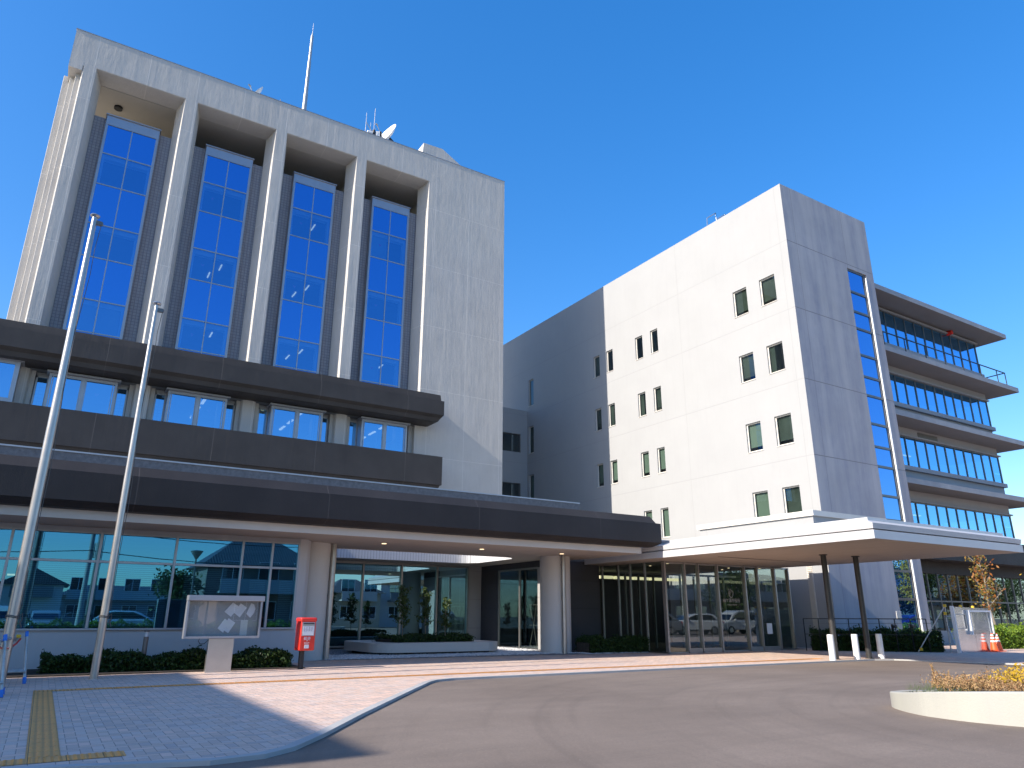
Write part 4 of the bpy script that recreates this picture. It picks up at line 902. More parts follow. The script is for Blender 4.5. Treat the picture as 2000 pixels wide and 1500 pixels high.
# ------------------------------------------------------------------ bollards, bollard lights, cones
for i,(x,lab) in enumerate(((20.53,'white bollard in front of the nearer dark canopy post'),(21.74,'white bollard standing between the two dark canopy posts'),(23.02,'white bollard standing right of both dark canopy posts, by the kerb'))):
    mb = MB().lathe((x,14.62,0), [(.095,-.02),(.095,.70),(.092,.735),(.085,.75)], 24)
    if i == 2: mb.cyl((x,14.62,.66),(x,14.62,.675),.098,n=24)
    single('bollard', mb, M['white_paint'], lab, 'bollard', 'white bollards along the kerb', smooth=True)
def bollard_light(x,y,lab,h=.90,r=.055):
    t = thing('bollard_light', lab, 'bollard light', (x,y,0), 'dark bollard lights in the hedges')
    part('stem', MB().cyl((x,y,0),(x,y,h-.14),r,n=18), M['alu_dark'], t, smooth=True); part('lens', MB().cyl((x,y,h-.139),(x,y,h-.03),r*.55,n=16), M['paper'], t, smooth=True); part('cap', MB().cyl((x,y,h-.03),(x,y,h),r*1.15,n=18), M['alu_dark'], t, smooth=True)
bollard_light(2.16,19.75,'dark bollard light standing in the hedge below the front windows')
bollard_light(29.95,17.6,'dark bollard light standing in the hedge left of the metal hoarding',1.0,.10)
def cone(x,y,lab,rot=0):
    t = thing('traffic_cone', lab, 'traffic cone', (x,y,0), 'orange traffic cones by the metal hoarding')
    part('body', MB().lathe((x,y,0), [(.15,.03),(.04,.66),(.035,.68)], 20), M['orange'], t, smooth=True); part('base', MB().box(x-.19,x+.19,y-.19,y+.19,0,.035), M['orange'], t, bevel=.015)
    st = MB()
    for z in (.36,.48,.58): st.lathe((x,y,0), [(.153-(z-.03)*.174,z),(.153-(z+.06-.03)*.174,z+.06)], 20)
    part('stripes', st, M['white_paint'], t, smooth=True)
cone(31.62,15.35,'orange traffic cone with white stripes nearest the leaning metal hoarding'); cone(32.15,15.45,'orange traffic cone with white stripes next to the bright green hedge')

# ------------------------------------------------------------------ temporary metal hoarding
H = thing('metal_hoarding', 'temporary shiny metal hoarding panel with noticeboard propped by yellow-jointed pipes', 'hoarding', (31,15.6,0))
hm = simple('hoarding_sheet', (.56,.58,.62), .16, .9, .10, .8, .12, 1.2)
sh = MB()
for i in range(4):
    xa = 29.42+.66*i; sh.box(xa,xa+.655,15.52+.003*(i%2),15.545+.003*(i%2),.0,1.65-.012*i)
part('sheet', sh, hm, H)
pieces('frame', MB().box(29.38,29.43,15.47,15.6,0,1.68).box(30.33,30.41,15.40,15.519,.64,1.54).box(30.411,32.0,15.42,15.519,1.47,1.53).box(31.97,32.03,15.42,15.519,.66,1.469), M['white_paint'], H)
part('board_glass', MB().quad((30.41,15.45,.66),(31.97,15.45,.66),(31.97,15.45,1.47),(30.41,15.45,1.47)), M['g_board'], H)
part('board_backing', MB().box(30.411,31.969,15.49,15.515,.66,1.469), hm, H)
part('poster_frame', MB().box(29.46,29.50,15.49,15.519,.85,1.39).box(30.18,30.22,15.49,15.519,.85,1.39).box(29.501,30.179,15.49,15.519,1.36,1.39).box(29.501,30.179,15.49,15.519,.85,.88), M['galv'], H)
pr = MB(); 
for a,b in (((29.25,15.7,1.68),(28.55,16.6,.02)),((29.25,15.7,1.68),(29.25,15.75,.02)),((29.3,15.75,1.0),(28.75,15.3,.3)),((29.2,15.68,1.3),(29.45,15.6,1.3))): pr.cyl(a,b,.024,n=10)
pieces('prop', pr, M['galv'], H)
cp = MB()
for q in ((29.25,15.7,1.68),(29.23,15.72,1.4),(30.1,15.56,1.66),(31.0,15.56,1.64),(28.6,16.5,.1)): cp.box(q[0]-.045,q[0]+.045,q[1]-.045,q[1]+.045,q[2]-.045,q[2]+.06)
pieces('clamp', cp, M['yellow'], H, bevel=.012)

# ------------------------------------------------------------------ pipe trestles at the left edge
def trestle(x, y, lab, s=1):
    t = thing('pipe_trestle', lab, 'trestle', (x,y,0), 'blue-tipped pipe trestles'); legs = []; 
    for dx,tx in ((-.30,-.06),(.28,.16)):
        for dy in (-.02,.55): legs.append(((x+dx*s,y+dy,.0),(x+tx*s,y+.26+(.05 if dy>0 else -.05),.93)))
    for a,b in legs:
        A_,B_ = Vector(a),Vector(b); d = B_-A_
        lg_ = part('leg', MB().cyl(A_+d*.12,A_+d*.9,.026,n=12), M['galv'], t, smooth=True)
        pieces('tip', MB().cyl(A_,A_+d*.119,.030,n=12).cyl(A_+d*.901,B_,.030,n=12), M['blue_tape'], lg_, smooth=True)
    cr = MB().cyl((x-.28*s,y,.22),(x+.27*s,y,.22),.024,n=12).cyl((x-.28*s,y+.5,.22),(x+.27*s,y+.5,.22),.024,n=12).cyl((x-.22*s,y-.1,.30),(x-.22*s,y+.6,.26),.024,n=12).cyl((x-.05,y-.3,.78),(x+.05,y+.7,.80),.026,n=12)
    cr.cyl((x-.3,y+.1,.10),(x+.05,y+.25,.82),.024,n=12); part('rail', cr, M['galv'], t, smooth=True)
    pieces('clamp', MB().box(x+.0,x+.08,y-.02,y+.1,.82,.88).box(x-.10,x-.05,y-.02,y+.1,.78,.90), M['yellow'], t, bevel=.01)
    return t
trestle(-.36,17.35,'blue-tipped pipe trestle standing in front of the white sill wall')
trestle(-.62,14.7,'blue-tipped pipe trestle cut off by the left edge, nearest the camera')
single('pipe', MB().cyl((-.55,14.2,.84),(-.33,18.1,.83),.027,n=12), M['galv'], 'galvanised pipe laid across the two blue-tipped trestles', 'pipe', smooth=True)
single('rope', MB().tube([(-.62,14.9,.80),(-.5,15.6,.70),(-.42,16.6,.66),(-.33,17.2,.72),(-.28,17.4,.80)],.018,8), M['red_paint'], 'red cord hanging between the two pipe trestles', 'cord', smooth=True)

# ------------------------------------------------------------------ courtyard bench planter
def rrect(x0,x1,y0,y1,r,n=8):
    out = []
    for cx,cy,a0 in ((x1-r,y1-r,0),(x0+r,y1-r,90),(x0+r,y0+r,180),(x1-r,y0+r,270)): out += [(cx+r*math.cos(R(a0+90*k/n)), cy+r*math.sin(R(a0+90*k/n))) for k in range(n+1)]
    return out
Pn = thing('planter_bench', 'low white bench ring with rounded corners around the courtyard planting', 'planter bench', (11.8,25.2,0))
def ringp(o,i,z0,z1):
    mb = MB(); n = len(o)
    for k in range(n):
        a,b,c,d = o[k],o[(k+1)%n],i[(k+1)%n],i[k]
        mb.quad((*a,z1),(*b,z1),(*c,z1),(*d,z1)); mb.quad((*a,z0),(*b,z0),(*c,z0),(*d,z0)); mb.quad((*a,z0),(*b,z0),(*b,z1),(*a,z1)); mb.quad((*d,z0),(*c,z0),(*c,z1),(*d,z1))
    return mb
bx = (9.35,14.25,23.25,27.15)
part('seat', ringp(rrect(*bx,.9), rrect(10.1,13.5,24.0,26.4,.7), .09, .38), M['white_panel'], Pn, bevel=.03, seg=3)
part('base', ringp(rrect(9.6,14.0,23.55,26.85,.7), rrect(10.1,13.5,24.0,26.4,.69), 0, .089), M['dark_void'], Pn)
part('soil', MB().prism(rrect(10.1,13.5,24.0,26.4,.68), lambda u,v,t:(u,v,t), .1, .30), M['soil'], Pn)

# ------------------------------------------------------------------ planting
def leaf(mb, p, s, d=None, k=.5):
    d = d or Vector((random.gauss(0,1),random.gauss(0,1),random.gauss(0,1))).normalized(); a = d.orthogonal().normalized()
    th = random.uniform(0,6.28); a = (Matrix.Rotation(th,3,d) @ a); b = d.cross(a)
    p = Vector(p); s1 = s*random.uniform(.7,1.3)
    mb.add([p-a*s1, p-b*s1*k+d*s1*.12, p+a*s1, p+b*s1*k+d*s1*.12], [(0,1,2,3)])
def hedge(name, label, line, depth, h, n, mat, cat='hedge', size=.04, group=None, rough=.07, z0=0):
    """line: list of (x,y) front points; depth vector per hedge"""
    t = thing(name, label, cat, (line[0][0],line[0][1],0), group)
    D = Vector((*depth,0)); L = [Vector((*p,0)) for p in line]
    core = MB()
    for a,b in zip(L,L[1:]):
        ax = (b-a)
        p = [a+D*.12, b+D*.12, b+D*.88, a+D*.88]
        core.add([q+Vector((0,0,z0)) for q in p]+[q+Vector((0,0,h*.8)) for q in p],[(0,3,2,1),(4,5,6,7),(0,1,5,4),(1,2,6,5),(2,3,7,6),(3,0,4,7)])
    part('branches', core, M['soil'], t)
    lv = MB(); lens = [(b-a).length for a,b in zip(L,L[1:])]; tot = sum(lens)
    for _ in range(n):
        u = random.uniform(0,tot); i = 0
        while u > lens[i] and i < len(lens)-1: u -= lens[i]; i += 1
        p = L[i].lerp(L[i+1], u/lens[i]); s = random.uniform(0,1); top = random.random()
        lump = 1+.16*math.sin(p.x*4.1+p.y*3.3)+.10*math.sin(p.x*9.7+1)
        v, z = (random.uniform(-.06,.10), random.uniform(.02,1)) if top < .55 else (random.random(), random.uniform(.82,1.04)) if top < .9 else (random.uniform(.9,1.06), random.uniform(.1,1))
        q = p + D*(v*1.0+random.gauss(0,.03)); hh = (h-z0)*lump
        if z > .9 and random.random() < .08: z += random.uniform(.05,.18)
        nd = Vector((random.gauss(0,.8),random.gauss(0,.8),random.gauss(.35,.8))).normalized()
        lv.add([], []); leaf(lv, (q.x+random.gauss(0,rough*.4), q.y+random.gauss(0,rough*.4), z0+z*hh), size, nd)
    part('leaves', lv, mat, t); return t
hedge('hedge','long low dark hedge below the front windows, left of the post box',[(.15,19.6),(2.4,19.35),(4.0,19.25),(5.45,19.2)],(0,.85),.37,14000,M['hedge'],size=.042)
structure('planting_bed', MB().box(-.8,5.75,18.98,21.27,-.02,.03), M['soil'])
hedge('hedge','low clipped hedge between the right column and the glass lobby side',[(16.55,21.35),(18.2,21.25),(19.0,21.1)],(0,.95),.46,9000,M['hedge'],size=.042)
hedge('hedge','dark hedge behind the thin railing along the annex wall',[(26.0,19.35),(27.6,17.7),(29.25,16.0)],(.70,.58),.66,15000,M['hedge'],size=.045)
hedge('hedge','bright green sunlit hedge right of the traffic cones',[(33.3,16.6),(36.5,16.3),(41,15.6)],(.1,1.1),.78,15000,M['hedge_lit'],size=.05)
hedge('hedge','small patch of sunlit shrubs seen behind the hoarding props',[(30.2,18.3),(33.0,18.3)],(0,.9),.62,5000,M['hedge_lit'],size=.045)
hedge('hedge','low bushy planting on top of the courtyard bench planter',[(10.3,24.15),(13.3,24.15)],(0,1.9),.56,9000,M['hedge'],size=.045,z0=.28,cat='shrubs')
# railing in front of the annex hedge
rl = MB(); a, b = Vector((25.75,19.45,0)), Vector((29.3,15.75,0)); n = 9
b = a.lerp(b,.86)
for q in range(n): p = a.lerp(b,q/(n-1)); rl.bar(p, p+Vector((0,0,1.2)), .028)
rl.bar(a+Vector((0,0,1.2)), b+Vector((0,0,1.2)), .035); rl.bar(a+Vector((0,0,.62)), b+Vector((0,0,.62)), .02)
single('railing', rl, M['black_metal'], 'thin black railing running in front of the annex hedge', 'railing')
for x,y,lab in ((28.35,17.35,'chrome garden spotlight at the railing end, the left of two'),(28.95,16.95,'chrome garden spotlight at the railing end, the right of two')):
    t = thing('garden_spotlight', lab, 'spotlight', (x,y,0), 'chrome garden spotlights in the hedge')
    part('post', MB().box(x-.07,x+.01,y-.03,y+.03,0,1.0), M['black_metal'], t)
    hd = MB()
    for z in (.68,.92): hd.cyl((x+.02,y-.12,z),(x+.06,y+.04,z+.02),.075,.06,n=16)
    pieces('lamp_head', hd, M['steel'], t, smooth=True)
def small_tree(name, label, base, h, crown, n, mat, trunk_r, size, lean=(0,0), group=None, stems=12, z0=.3, cat='tree'):
    t = thing(name, label, cat, base, group); bx,by,bz = base; tr = MB(); lv = MB()
    top = Vector((bx+lean[0], by+lean[1], bz+h))
    pts = [Vector(base).lerp(top,q/8)+Vector((math.sin(q*1.3)*.02*h*.3,math.cos(q*1.7)*.02*h*.3,0)) for q in range(9)]
    tr.tube(pts,[trunk_r*(1-.85*q/8) for q in range(9)],8)
    for k in range(stems):
        f = z0+(1-z0)*(k+.5)/stems*.95; p = Vector(base).lerp(top,f); an = k*2.4+random.random(); ln = crown*random.uniform(.6,1.15)*(1.1-f*.55)
        e = p+Vector((math.cos(an)*ln, math.sin(an)*ln, ln*random.uniform(.6,1.3))); mid = p.lerp(e,.5)+Vector((0,0,-.05*ln))
        tr.tube([p,mid,e],[trunk_r*.4*(1-f*.5),trunk_r*.25,trunk_r*.08],6)
        tips = [e]
        for q in range(3):
            s = p.lerp(e,random.uniform(.4,.9)); e2 = s+Vector((random.gauss(0,.35),random.gauss(0,.35),random.uniform(.1,.6)))*ln*.7; tr.tube([s,e2],[trunk_r*.14,trunk_r*.05],5); tips.append(e2)
        for _ in range(n//stems):
            c = random.choice(tips); o = Vector((random.gauss(0,1),random.gauss(0,1),random.gauss(0,1)))*crown*.16
            leaf(lv, c.lerp(p,random.random()**2*.7)+o, size)
    part('trunk', tr, M['bark'], t, smooth=True); part('crown', lv, mat, t); return t
small_tree('sapling','slim leafy sapling in the courtyard planter, left of three',(10.95,25,.25),1.95,.34,700,M['leaf_green'],.022,.05,group='saplings in the courtyard planter')
small_tree('sapling','slim leafy sapling in the courtyard planter, middle of three',(11.9,25.1,.25),1.85,.30,650,M['leaf_green'],.020,.05,group='saplings in the courtyard planter')
small_tree('sapling','slim leafy sapling in the courtyard planter, right of three',(12.65,25,.25),1.6,.24,420,M['leaf_green'],.018,.05,group='saplings in the courtyard planter')
small_tree('young_tree','young thin tree with orange autumn leaves behind the hoarding',(36.3,17.4,0),4.05,.75,560,M['leaf_autumn'],.07,.075,lean=(-.35,0),stems=14,z0=.32)
small_tree('young_tree','young tree with yellow-green leaves cut off by the right edge',(39.9,16.4,0),4.1,.85,1000,M['leaf_yellow'],.07,.085,stems=14,z0=.4)

# ------------------------------------------------------------------ planter island in the road
near = [(11.28,7.06),(11.02,6.93),(10.78,6.66),(10.57,6.34),(10.45,6.03),(10.40,5.5),(10.52,4.9),(10.9,3.9),(11.7,2.4),(13.2,.2)]
far = [(20,.6),(18.2,2.5),(15.9,3.9),(14.0,4.95),(12.75,5.85),(11.72,6.84)]
out = near+far; hts = [.18,.19,.215,.25,.285,.33,.37,.42,.45,.45]+[.45,.40,.36,.30,.24,.19]
I = thing('planter_island', 'white concrete planter island curving out of the lower right corner', 'planter', (12,5,0))
cx = sum(p[0] for p in out)/len(out); cy = sum(p[1] for p in out)/len(out)
def smoothloop(pts, hs, m=4):
    o, h = [], []; n = len(pts)
    for i in range(n):
        p0,p1,p2,p3 = [Vector(pts[(i+k-1)%n]) for k in range(4)]
        for q in range(m):
            t = q/m; o.append(.5*((2*p1)+(p2-p0)*t+(2*p0-5*p1+4*p2-p3)*t*t+(3*p1-p0-3*p2+p3)*t**3)); h.append(hs[i]*(1-t)+hs[(i+1)%n]*t)
    return o, h
ol, hl = smoothloop(out, hts); n = len(ol)
nrm = []
for i in range(n):
    t_ = (ol[(i+1)%n]-ol[i-1]).normalized(); nn = Vector((t_.y,-t_.x)); 
    if nn.dot(Vector((cx,cy))-ol[i]) < 0: nn = -nn
    nrm.append(nn)
il = [ol[i]+nrm[i]*.15 for i in range(n)]; tl = [ol[i]+nrm[i]*.02 for i in range(n)]
mb = MB()
for i in range(n):
    j = (i+1)%n; f = lambda p,z: (p.x,p.y,z)
    mb.quad(f(ol[i],-.04),f(ol[j],-.04),f(ol[j],hl[j]-.015),f(ol[i],hl[i]-.015)); mb.quad(f(ol[i],hl[i]-.015),f(ol[j],hl[j]-.015),f(tl[j],hl[j]),f(tl[i],hl[i])); mb.quad(f(tl[i],hl[i]),f(tl[j],hl[j]),f(il[j],hl[j]),f(il[i],hl[i])); mb.quad(f(il[i],0),f(il[j],0),f(il[j],hl[j]),f(il[i],hl[i]))
part('wall', mb, M['concrete'], I, smooth=True)
so_ = MB(); so_.add([(cx,cy,.36)]+[(p.x,p.y,hl[i]-.025) for i,p in enumerate(il)],[(0,1+i,1+(i+1)%n) for i in range(n)]); part('soil', so_, M['soil'], I)
def inside(x,y,marg=.22):
    c = False; j = n-1
    for i in range(n):
        if (il[i].y > y) != (il[j].y > y) and x < (il[j].x-il[i].x)*(y-il[i].y)/(il[j].y-il[i].y)+il[i].x: c = not c
        j = i
    return c and min((Vector((x,y))-p).length for p in il) > marg
tw = MB(); yl = MB(); gr = MB(); k = 0
while k < 900:
    x, y = random.uniform(10.4,17), random.uniform(1.2,7.0)
    if not inside(x,y,.10): continue
    tipd = (Vector((x,y))-Vector((11.3,7.2))).length
    if x/y < 1.70+random.uniform(0,.08): continue
    k += 1; h = min(.10+.08*tipd,.24)*(1+.25*math.sin(x*5)*math.sin(y*4+1))*random.uniform(.6,1.1); zb = .26+min(.10,.02*tipd)
    for q in range(4):
        d = Vector((random.gauss(0,.35),random.gauss(0,.35),1)).normalized(); L_ = h*random.uniform(.6,1.1); a = d.orthogonal().normalized()*.0035
        p = Vector((x+random.gauss(0,.06),y+random.gauss(0,.06),zb)); e = p+d*L_
        tw.add([p-a,p+a,e+a*.4,e-a*.4],[(0,1,2,3)])
        for _ in range(16): leaf(tw, p.lerp(e,random.uniform(.15,1.05))+Vector((random.gauss(0,.03),random.gauss(0,.03),random.gauss(0,.02))), .017, None, .45)
    if x/y > 2.04 and y > 4.0 and random.random() < .45:
        for _ in range(16): leaf(yl, (x+random.gauss(0,.08),y+random.gauss(0,.08),zb+h*random.uniform(.85,1.3)), .024, None, .5)
for _ in range(6000):
    x, y = random.uniform(10.4,13.5), random.uniform(4,7.9)
    if inside(x,y,.02) and 1.5 < x/y < 1.95:
        b_ = Vector((x,y,.22+.05*max(0,7.2-y)/2)); e = b_+Vector((random.gauss(0,.06),random.gauss(0,.06),random.uniform(.05,.16))); s_ = Vector((.010,.007,0)); gr.add([b_-s_,b_+s_,e],[(0,1,2)])
for (x,y,h) in ((11.25,6.35,.30),(11.4,6.3,.22)):
    for q in range(3):
        e = Vector((x+random.gauss(0,.08),y+random.gauss(0,.08),.3+h)); tw.tube([(x,y,.25),e],[.004,.002],5)
        for _ in range(12): leaf(tw, Vector((x,y,.3)).lerp(e,random.uniform(.5,1)), .02)
tag(part('dry_shrubs', tw, M['twig']), 'dry brown low shrubs filling the white planter island', 'shrubs', kind='stuff')
tag(part('yellow_shrubs', yl, M['leaf_yellow']), 'yellow autumn leaves topping the shrubs in the planter island', 'shrubs', kind='stuff')
tag(part('grass_tufts', gr, M['grass']), 'thin green grass at the tip of the planter island', 'grass', kind='stuff')

# ------------------------------------------------------------------ the block whose shadow falls over the left forecourt
nb = thing('neighbour_block', 'plain pale office block beyond the left edge shading the forecourt', 'building', (-23,18,0))
mb = MB(); hl_ = [(-6+0,0,0,0)]
fr = MB(); wl = MB()
mb.box(-30,-16.55,6.25,17.9,0,12); part('wall', mb, M['tower'], nb)
for z in (1,4.2,7.4):
    for y in (7,9,11,13,15): fr.box(-16.549,-16.5,y,y+1.3,z,z+1.6)
    for x in (-29,-26.5,-24,-21.5,-19): fr.box(x,x+1.5,6.2,6.249,z,z+1.6)
pieces('window', fr, M['g_strip'], nb)

# ------------------------------------------------------------------ across the street (seen in the glass)
def tiles():
    m, nt, p, o = nodes('roof_tiles'); pos = N(nt,'NewGeometry').outputs['Position']; wv = N(nt,'TexWave'); setin(wv, Scale=1.6, Distortion=.3); nt.links.new(pos, wv.inputs[0])
    nt.links.new(mixc(nt, wv.outputs[1], (.045,.045,.05), (.12,.12,.125)), p.inputs['Base Color']); setin(p, Roughness=.45); bump(nt,p,wv.outputs[1],.6,.05); return m
M['tiles'] = tiles()
M['house_white'] = plaster('house_white', (.62,.62,.60), []); M['house_cream'] = plaster('house_cream', (.55,.48,.36), []); M['house_grey'] = plaster('house_grey', (.34,.35,.37), []); M['house_brown'] = plaster('house_brown', (.24,.19,.16), [])
M['g_house'] = opaque_glass('house_glass', (.02,.025,.03), .25, (.8,.9,1)); M['car_glass'] = opaque_glass('car_glass', (.012,.014,.016), .1, (.9,.95,1))
def house(x,y,wd,dp,h,rh,mat,label,kind='hip',over=.5,rows=2):
    t = thing('house', label, 'house', (x,y,0), 'houses across the street'); x0,x1,y0,y1 = x-wd/2,x+wd/2,y-dp/2,y+dp/2
    part('wall', MB().box(x0,x1,y0,y1,0,h), mat, t)
    a,b,c,d = x0-over,x1+over,y0-over,y1+over; rf = MB(); m_ = (c+d)/2
    if kind == 'hip':
        s = min(wd,dp)/2*.85; rf.add([(a,c,h),(b,c,h),(b,d,h),(a,d,h),(a+s,m_,h+rh),(b-s,m_,h+rh)],[(0,1,5,4),(1,2,5),(2,3,4,5),(3,0,4),(3,2,1,0)])
    elif kind == 'gable':
        xm = (a+b)/2; rf.add([(a,c,h),(b,c,h),(b,d,h),(a,d,h),(xm,c,h+rh),(xm,d,h+rh)],[(0,4,5,3),(1,2,5,4),(0,1,4),(2,3,5),(3,2,1,0)])
    else: rf.box(a,b,c,d,h+.01,h+rh)
    part('roof', rf, M['tiles'] if kind != 'flat' else M['white_panel'], t, bevel=.04)
    z = .9
    for r_ in range(rows):
        q = x0+1.0
        while q+1.5 < x1:
            fr = MB().box(q,q+1.5,y1+.001,y1+.06,z,z+1.35); wn = part('window', fr, M['white_paint'], t); pieces('pane', MB().box(q+.06,q+.72,y1+.061,y1+.065,z+.06,z+1.29).box(q+.78,q+1.44,y1+.061,y1+.065,z+.06,z+1.29), M['g_house'], wn); q += 2.6
        z += 2.8
    if rows > 1: part('balcony', MB().box(x0+.8,x1-.8,y1+.07,y1+1.0,2.75,2.9).box(x0+.8,x1-.8,y1+.95,y1+1.0,2.901,3.75), M['white_panel'] if mat != M['house_white'] else M['room_dim'], t)
house(13.6,-18,8.0,7,4.7,2.3,M['house_brown'],'large brown house with a hipped tile roof mirrored in the front windows','hip')
house(-1.2,-44,5.0,8,3.9,1.5,M['house_white'],'small pale gabled house mirrored between the two flagpoles','gable')
house(29.0,-24,5.6,6,3.6,1.6,M['house_cream'],'cream house with a dark hipped roof mirrored in the courtyard glass','hip')
house(37.2,-26,9.6,7,4.9,.4,M['house_white'],'white flat-roofed apartment block with balconies mirrored in the courtyard glass','flat')
house(57,-16,30,8,4.6,1.2,M['house_brown'],'long low brown building mirrored behind the cars in the lobby glass','hip')
house(8.5,-54,15,8,3.2,1.2,M['house_grey'],'distant low grey house with hipped roof mirrored right of the second flagpole','hip')
house(98,-16,26,8,6.4,.5,M['house_white'],'white flat-roofed block mirrored behind trees in the glazed wing','flat')
def car(x,y,rz,col,label,kind='car'):
    t = thing('parked_car', label, 'car', (0,0,0), 'cars parked across the forecourt'); mt = simple('car_paint_'+kind, col, .25, .1, .02, 1, coat=.8)
    van = kind == 'van'; W_ = .84
    body = [(-2.1,.32),(-2.15,.75),(-2.05,.98),(-1.9,1.0),(1.15,1.02),(1.95,.88),(2.12,.66),(2.12,.32)]
    cabin = [(-2.0,1.0),(-1.85,1.75),(.35,1.78),(.95,1.5),(1.35,1.0)] if van else [(-1.95,1.0),(-1.35,1.46),(-.9,1.52),(.15,1.5),(.55,1.36),(1.2,1.0)]
    b = part('body', MB().prism(body, lambda u,v,s:(u,s,v), -W_, W_).prism(cabin, lambda u,v,s:(u,s,v), -W_+.09, W_-.09), mt, t, bevel=.07, seg=3, smooth=True)
    g = MB()
    for s in (-W_+.085, W_-.085):
        s2 = s+(.008 if s > 0 else -.008)
        q = [(-1.75,1.08),(-1.66,1.62),(.28,1.64),(.78,1.40),(1.1,1.08)] if van else [(-1.55,1.06),(-1.22,1.36),(-.85,1.43),(.12,1.41),(.45,1.29),(.95,1.06)]
        g.prism(q, lambda u,v,w_:(u,w_,v), min(s,s2), max(s,s2))
    c0,c1 = (cabin[-2],cabin[-1]); f = lambda p,s:(p[0]+.012,s,p[1]+.012)
    p_,q_ = Vector(c0).lerp(Vector(c1),.12), Vector(c0).lerp(Vector(c1),.9); g.quad((p_.x+.02,-W_+.2,p_.y+.02),(p_.x+.02,W_-.2,p_.y+.02),(q_.x+.02,W_-.16,q_.y+.02),(q_.x+.02,-W_+.16,q_.y+.02))
    p_,q_ = Vector(cabin[0]).lerp(Vector(cabin[1]),.2), Vector(cabin[0]).lerp(Vector(cabin[1]),.85); g.quad((p_.x-.02,-W_+.2,p_.y+.02),(p_.x-.02,W_-.2,p_.y+.02),(q_.x-.02,W_-.2,q_.y+.02),(q_.x-.02,-W_+.2,q_.y+.02))
    part('windows', g, M['car_glass'], t)
    for wx in (-1.3,1.32):
        for s in (-1,1):
            wh = part('wheel', MB().cyl((wx,s*(W_-.17),.31),(wx,s*(W_+.012),.31),.31,n=22), M['black_rubber'], t, smooth=True); part('rim', MB().cyl((wx,s*(W_+.013),.31),(wx,s*(W_+.022),.31),.19,n=18), M['steel'], wh)
    for s in (-1,1):
        part('headlight', MB().box(1.98,2.125,s*.62-.16,s*.62+.16,.66,.80), M['paper'], t, bevel=.02); part('tail_light', MB().box(-2.16,-2.05,s*.68-.10,s*.68+.10,.72,.95), M['red_paint'], t, bevel=.02); part('mirror', MB().box(.85,1.0,s*.92-.09,s*.92+.09,1.0,1.14), mt, t, bevel=.03)
    part('bumper', MB().box(2.05,2.16,-.75,.75,.30,.42).box(-2.18,-2.08,-.75,.75,.30,.42), M['black_rubber'], t)
    t.location = (x,y,-.03); t.rotation_euler = (0,0,rz); return t
car(42.3,-1.4,R(200),(.62,.62,.61),'white hatchback mirrored in the left pair of lobby doors','car')
car(46.6,-1.0,R(186),(.60,.61,.60),'white boxy van mirrored behind the lobby emblem','van')
car(49.6,1.2,R(205),(.55,.57,.60),'silver van mirrored at the right end of the lobby','van')
car(38.4,-1.8,R(215),(.12,.13,.15),'dark hatchback mirrored at the left end of the lobby','car')
car(35.5,-2.6,R(120),(.60,.60,.58),'white hatchback mirrored behind the lobby corner','car')
car(4.5,-7.6,R(8),(.45,.55,.66),'pale blue hatchback mirrored left of the notice board','car')
car(-2.3,-12,R(95),(.58,.58,.57),'white van mirrored at the left of the front windows','van')
car(.2,-12.6,R(90),(.30,.32,.34),'grey hatchback mirrored between the two flagpoles','car')
car(60.5,4.0,R(200),(.03,.03,.16),'dark blue hatchback mirrored in the stair window','car')
car(67,3.5,R(185),(.60,.62,.64),'white hatchback mirrored in the glazed wing','car')
def utility_pole(x,y,h,label):
    t = thing('utility_pole', label, 'utility pole', (x,y,0), 'utility poles along the street')
    part('pole', MB().cyl((x,y,-.1),(x,y,h),.17,.11,n=16), M['kerb'], t, smooth=True); part('crossarm', MB().bar((x-.9,y+.16,h-.5),(x+.9,y+.16,h-.5),.10).bar((x-.7,y+.16,h-1.3),(x+.7,y+.16,h-1.3),.09), M['galv'], t)
    iz = MB()
    for q in (-.8,-.3,.3,.8): iz.cyl((x+q,y+.16,h-.449),(x+q,y+.16,h-.28),.05,n=10)
    pieces('insulator', iz, M['white_paint'], t, smooth=True); part('transformer', MB().cyl((x+.38,y,h-2.8),(x+.38,y,h-1.9),.24,n=18), M['galv'], t, smooth=True)
poles = [(-26,-10,7.4),(1.9,-10,7.4),(21.5,-9.5,7.6),(48.5,-8.5,8.6),(90,-8,8.8)]
for i,(x,y,h) in enumerate(poles): utility_pole(x,y,h,('concrete utility pole with transformer at the left end of the street','concrete utility pole mirrored between the flagpoles','concrete utility pole mirrored left of the courtyard','concrete utility pole mirrored in the lobby doors','concrete utility pole mirrored in the glazed wing')[i])
for i,dz in enumerate((.5,1.3,2.6)):
    mb = MB()
    for (xa,ya,ha),(xb,yb_,hb) in zip(poles,poles[1:]): mb.tube([(xa+(xb-xa)*q/10, ya+(yb_-ya)*q/10+.2, ha-dz+.22-.9*(1-(2*q/10-1)**2)*.6) for q in range(11)],.025,5)
    single('overhead_wire', mb, M['black_rubber'], ('uppermost black overhead wire along the street','middle black overhead wire along the street','lowest sagging black overhead wire along the street')[i], 'wire', 'overhead wires along the street')
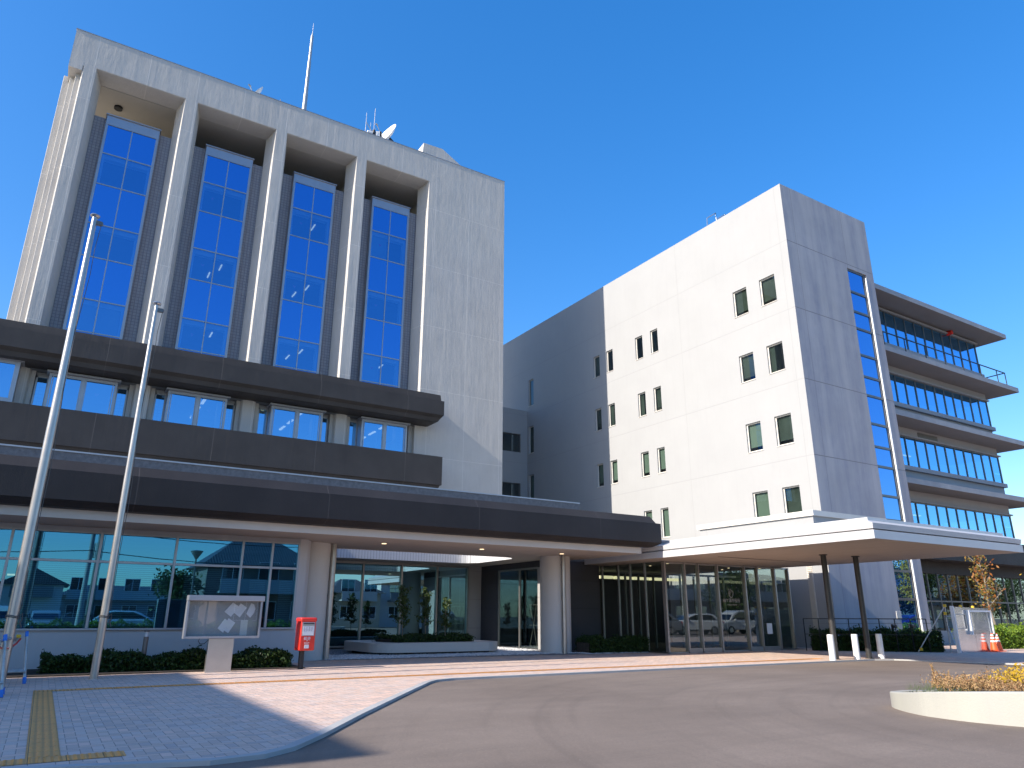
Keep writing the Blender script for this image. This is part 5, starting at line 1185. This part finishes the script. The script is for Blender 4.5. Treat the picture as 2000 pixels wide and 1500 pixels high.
def big_tree(x,y,h,r,n,label,mat='leaf_green'):
    t = thing('tree', label, 'tree', (x,y,0), 'trees along the street'); tr = MB(); lv = MB()
    tr.tube([(x,y,-.1),(x+.1,y,h*.35),(x,y+.1,h*.8)],[.16,.12,.04],10)
    cl = [Vector((x+random.gauss(0,r*.5),y+random.gauss(0,r*.5),h*random.uniform(.35,1))) for _ in range(14)]
    for c in cl: tr.tube([(x+.05,y,h*.35),c],[.06,.015],6)
    for _ in range(n):
        c = random.choice(cl); leaf(lv, c+Vector((random.gauss(0,1),random.gauss(0,1),random.gauss(0,.8)))*r*.28, .15)
    part('trunk', tr, M['bark'], t, smooth=True); part('crown', lv, M[mat], t)
big_tree(7.6,-13.5,4.0,1.3,1800,'bushy green street tree mirrored beside the street lamp'); big_tree(17.8,-8.6,3.4,1.2,1500,'small green street tree mirrored at the right end of the front windows')
big_tree(53.5,-7,4.8,1.8,2600,'green street tree mirrored behind the lobby doors'); big_tree(66,-5,7.0,2.4,4200,'large green tree mirrored in the stair window'); big_tree(79,-4,7.0,2.5,5000,'large green tree mirrored at the left of the glazed wing'); big_tree(84.5,-7,7.6,2.5,5000,'tall green tree mirrored in the middle of the glazed wing'); big_tree(92,-4,6.0,2.4,4200,'autumn tree mirrored at the right of the glazed wing','leaf_autumn'); big_tree(73.5,-7,7.2,2.4,4200,'green tree mirrored beside the stair window'); big_tree(102,-5,6.5,2.6,4200,'green tree mirrored at the far right of the glazed wing')
hedge('hedge','roadside hedge across the street, mirrored low in the courtyard glass',[(-3,-6.2),(8,-6.2),(19,-6.0)],(0,-.9),.8,9000,M['hedge_lit'],size=.07)
def street_lamp(x,y,label):
    t = thing('street_lamp', label, 'street lamp', (x,y,0)); part('pole', MB().cyl((x,y,-.05),(x,y,4.4),.06,.045,n=14), M['alu_dark'], t, smooth=True); part('lamp_shade', MB().lathe((x,y,4.4),[(.06,0),(.10,.05),(.34,.42),(.36,.46),(.05,.52)],20), M['galv'], t, smooth=True)
street_lamp(7.2,-4.5,'dark street lamp with a bowl head mirrored right of the second flagpole')
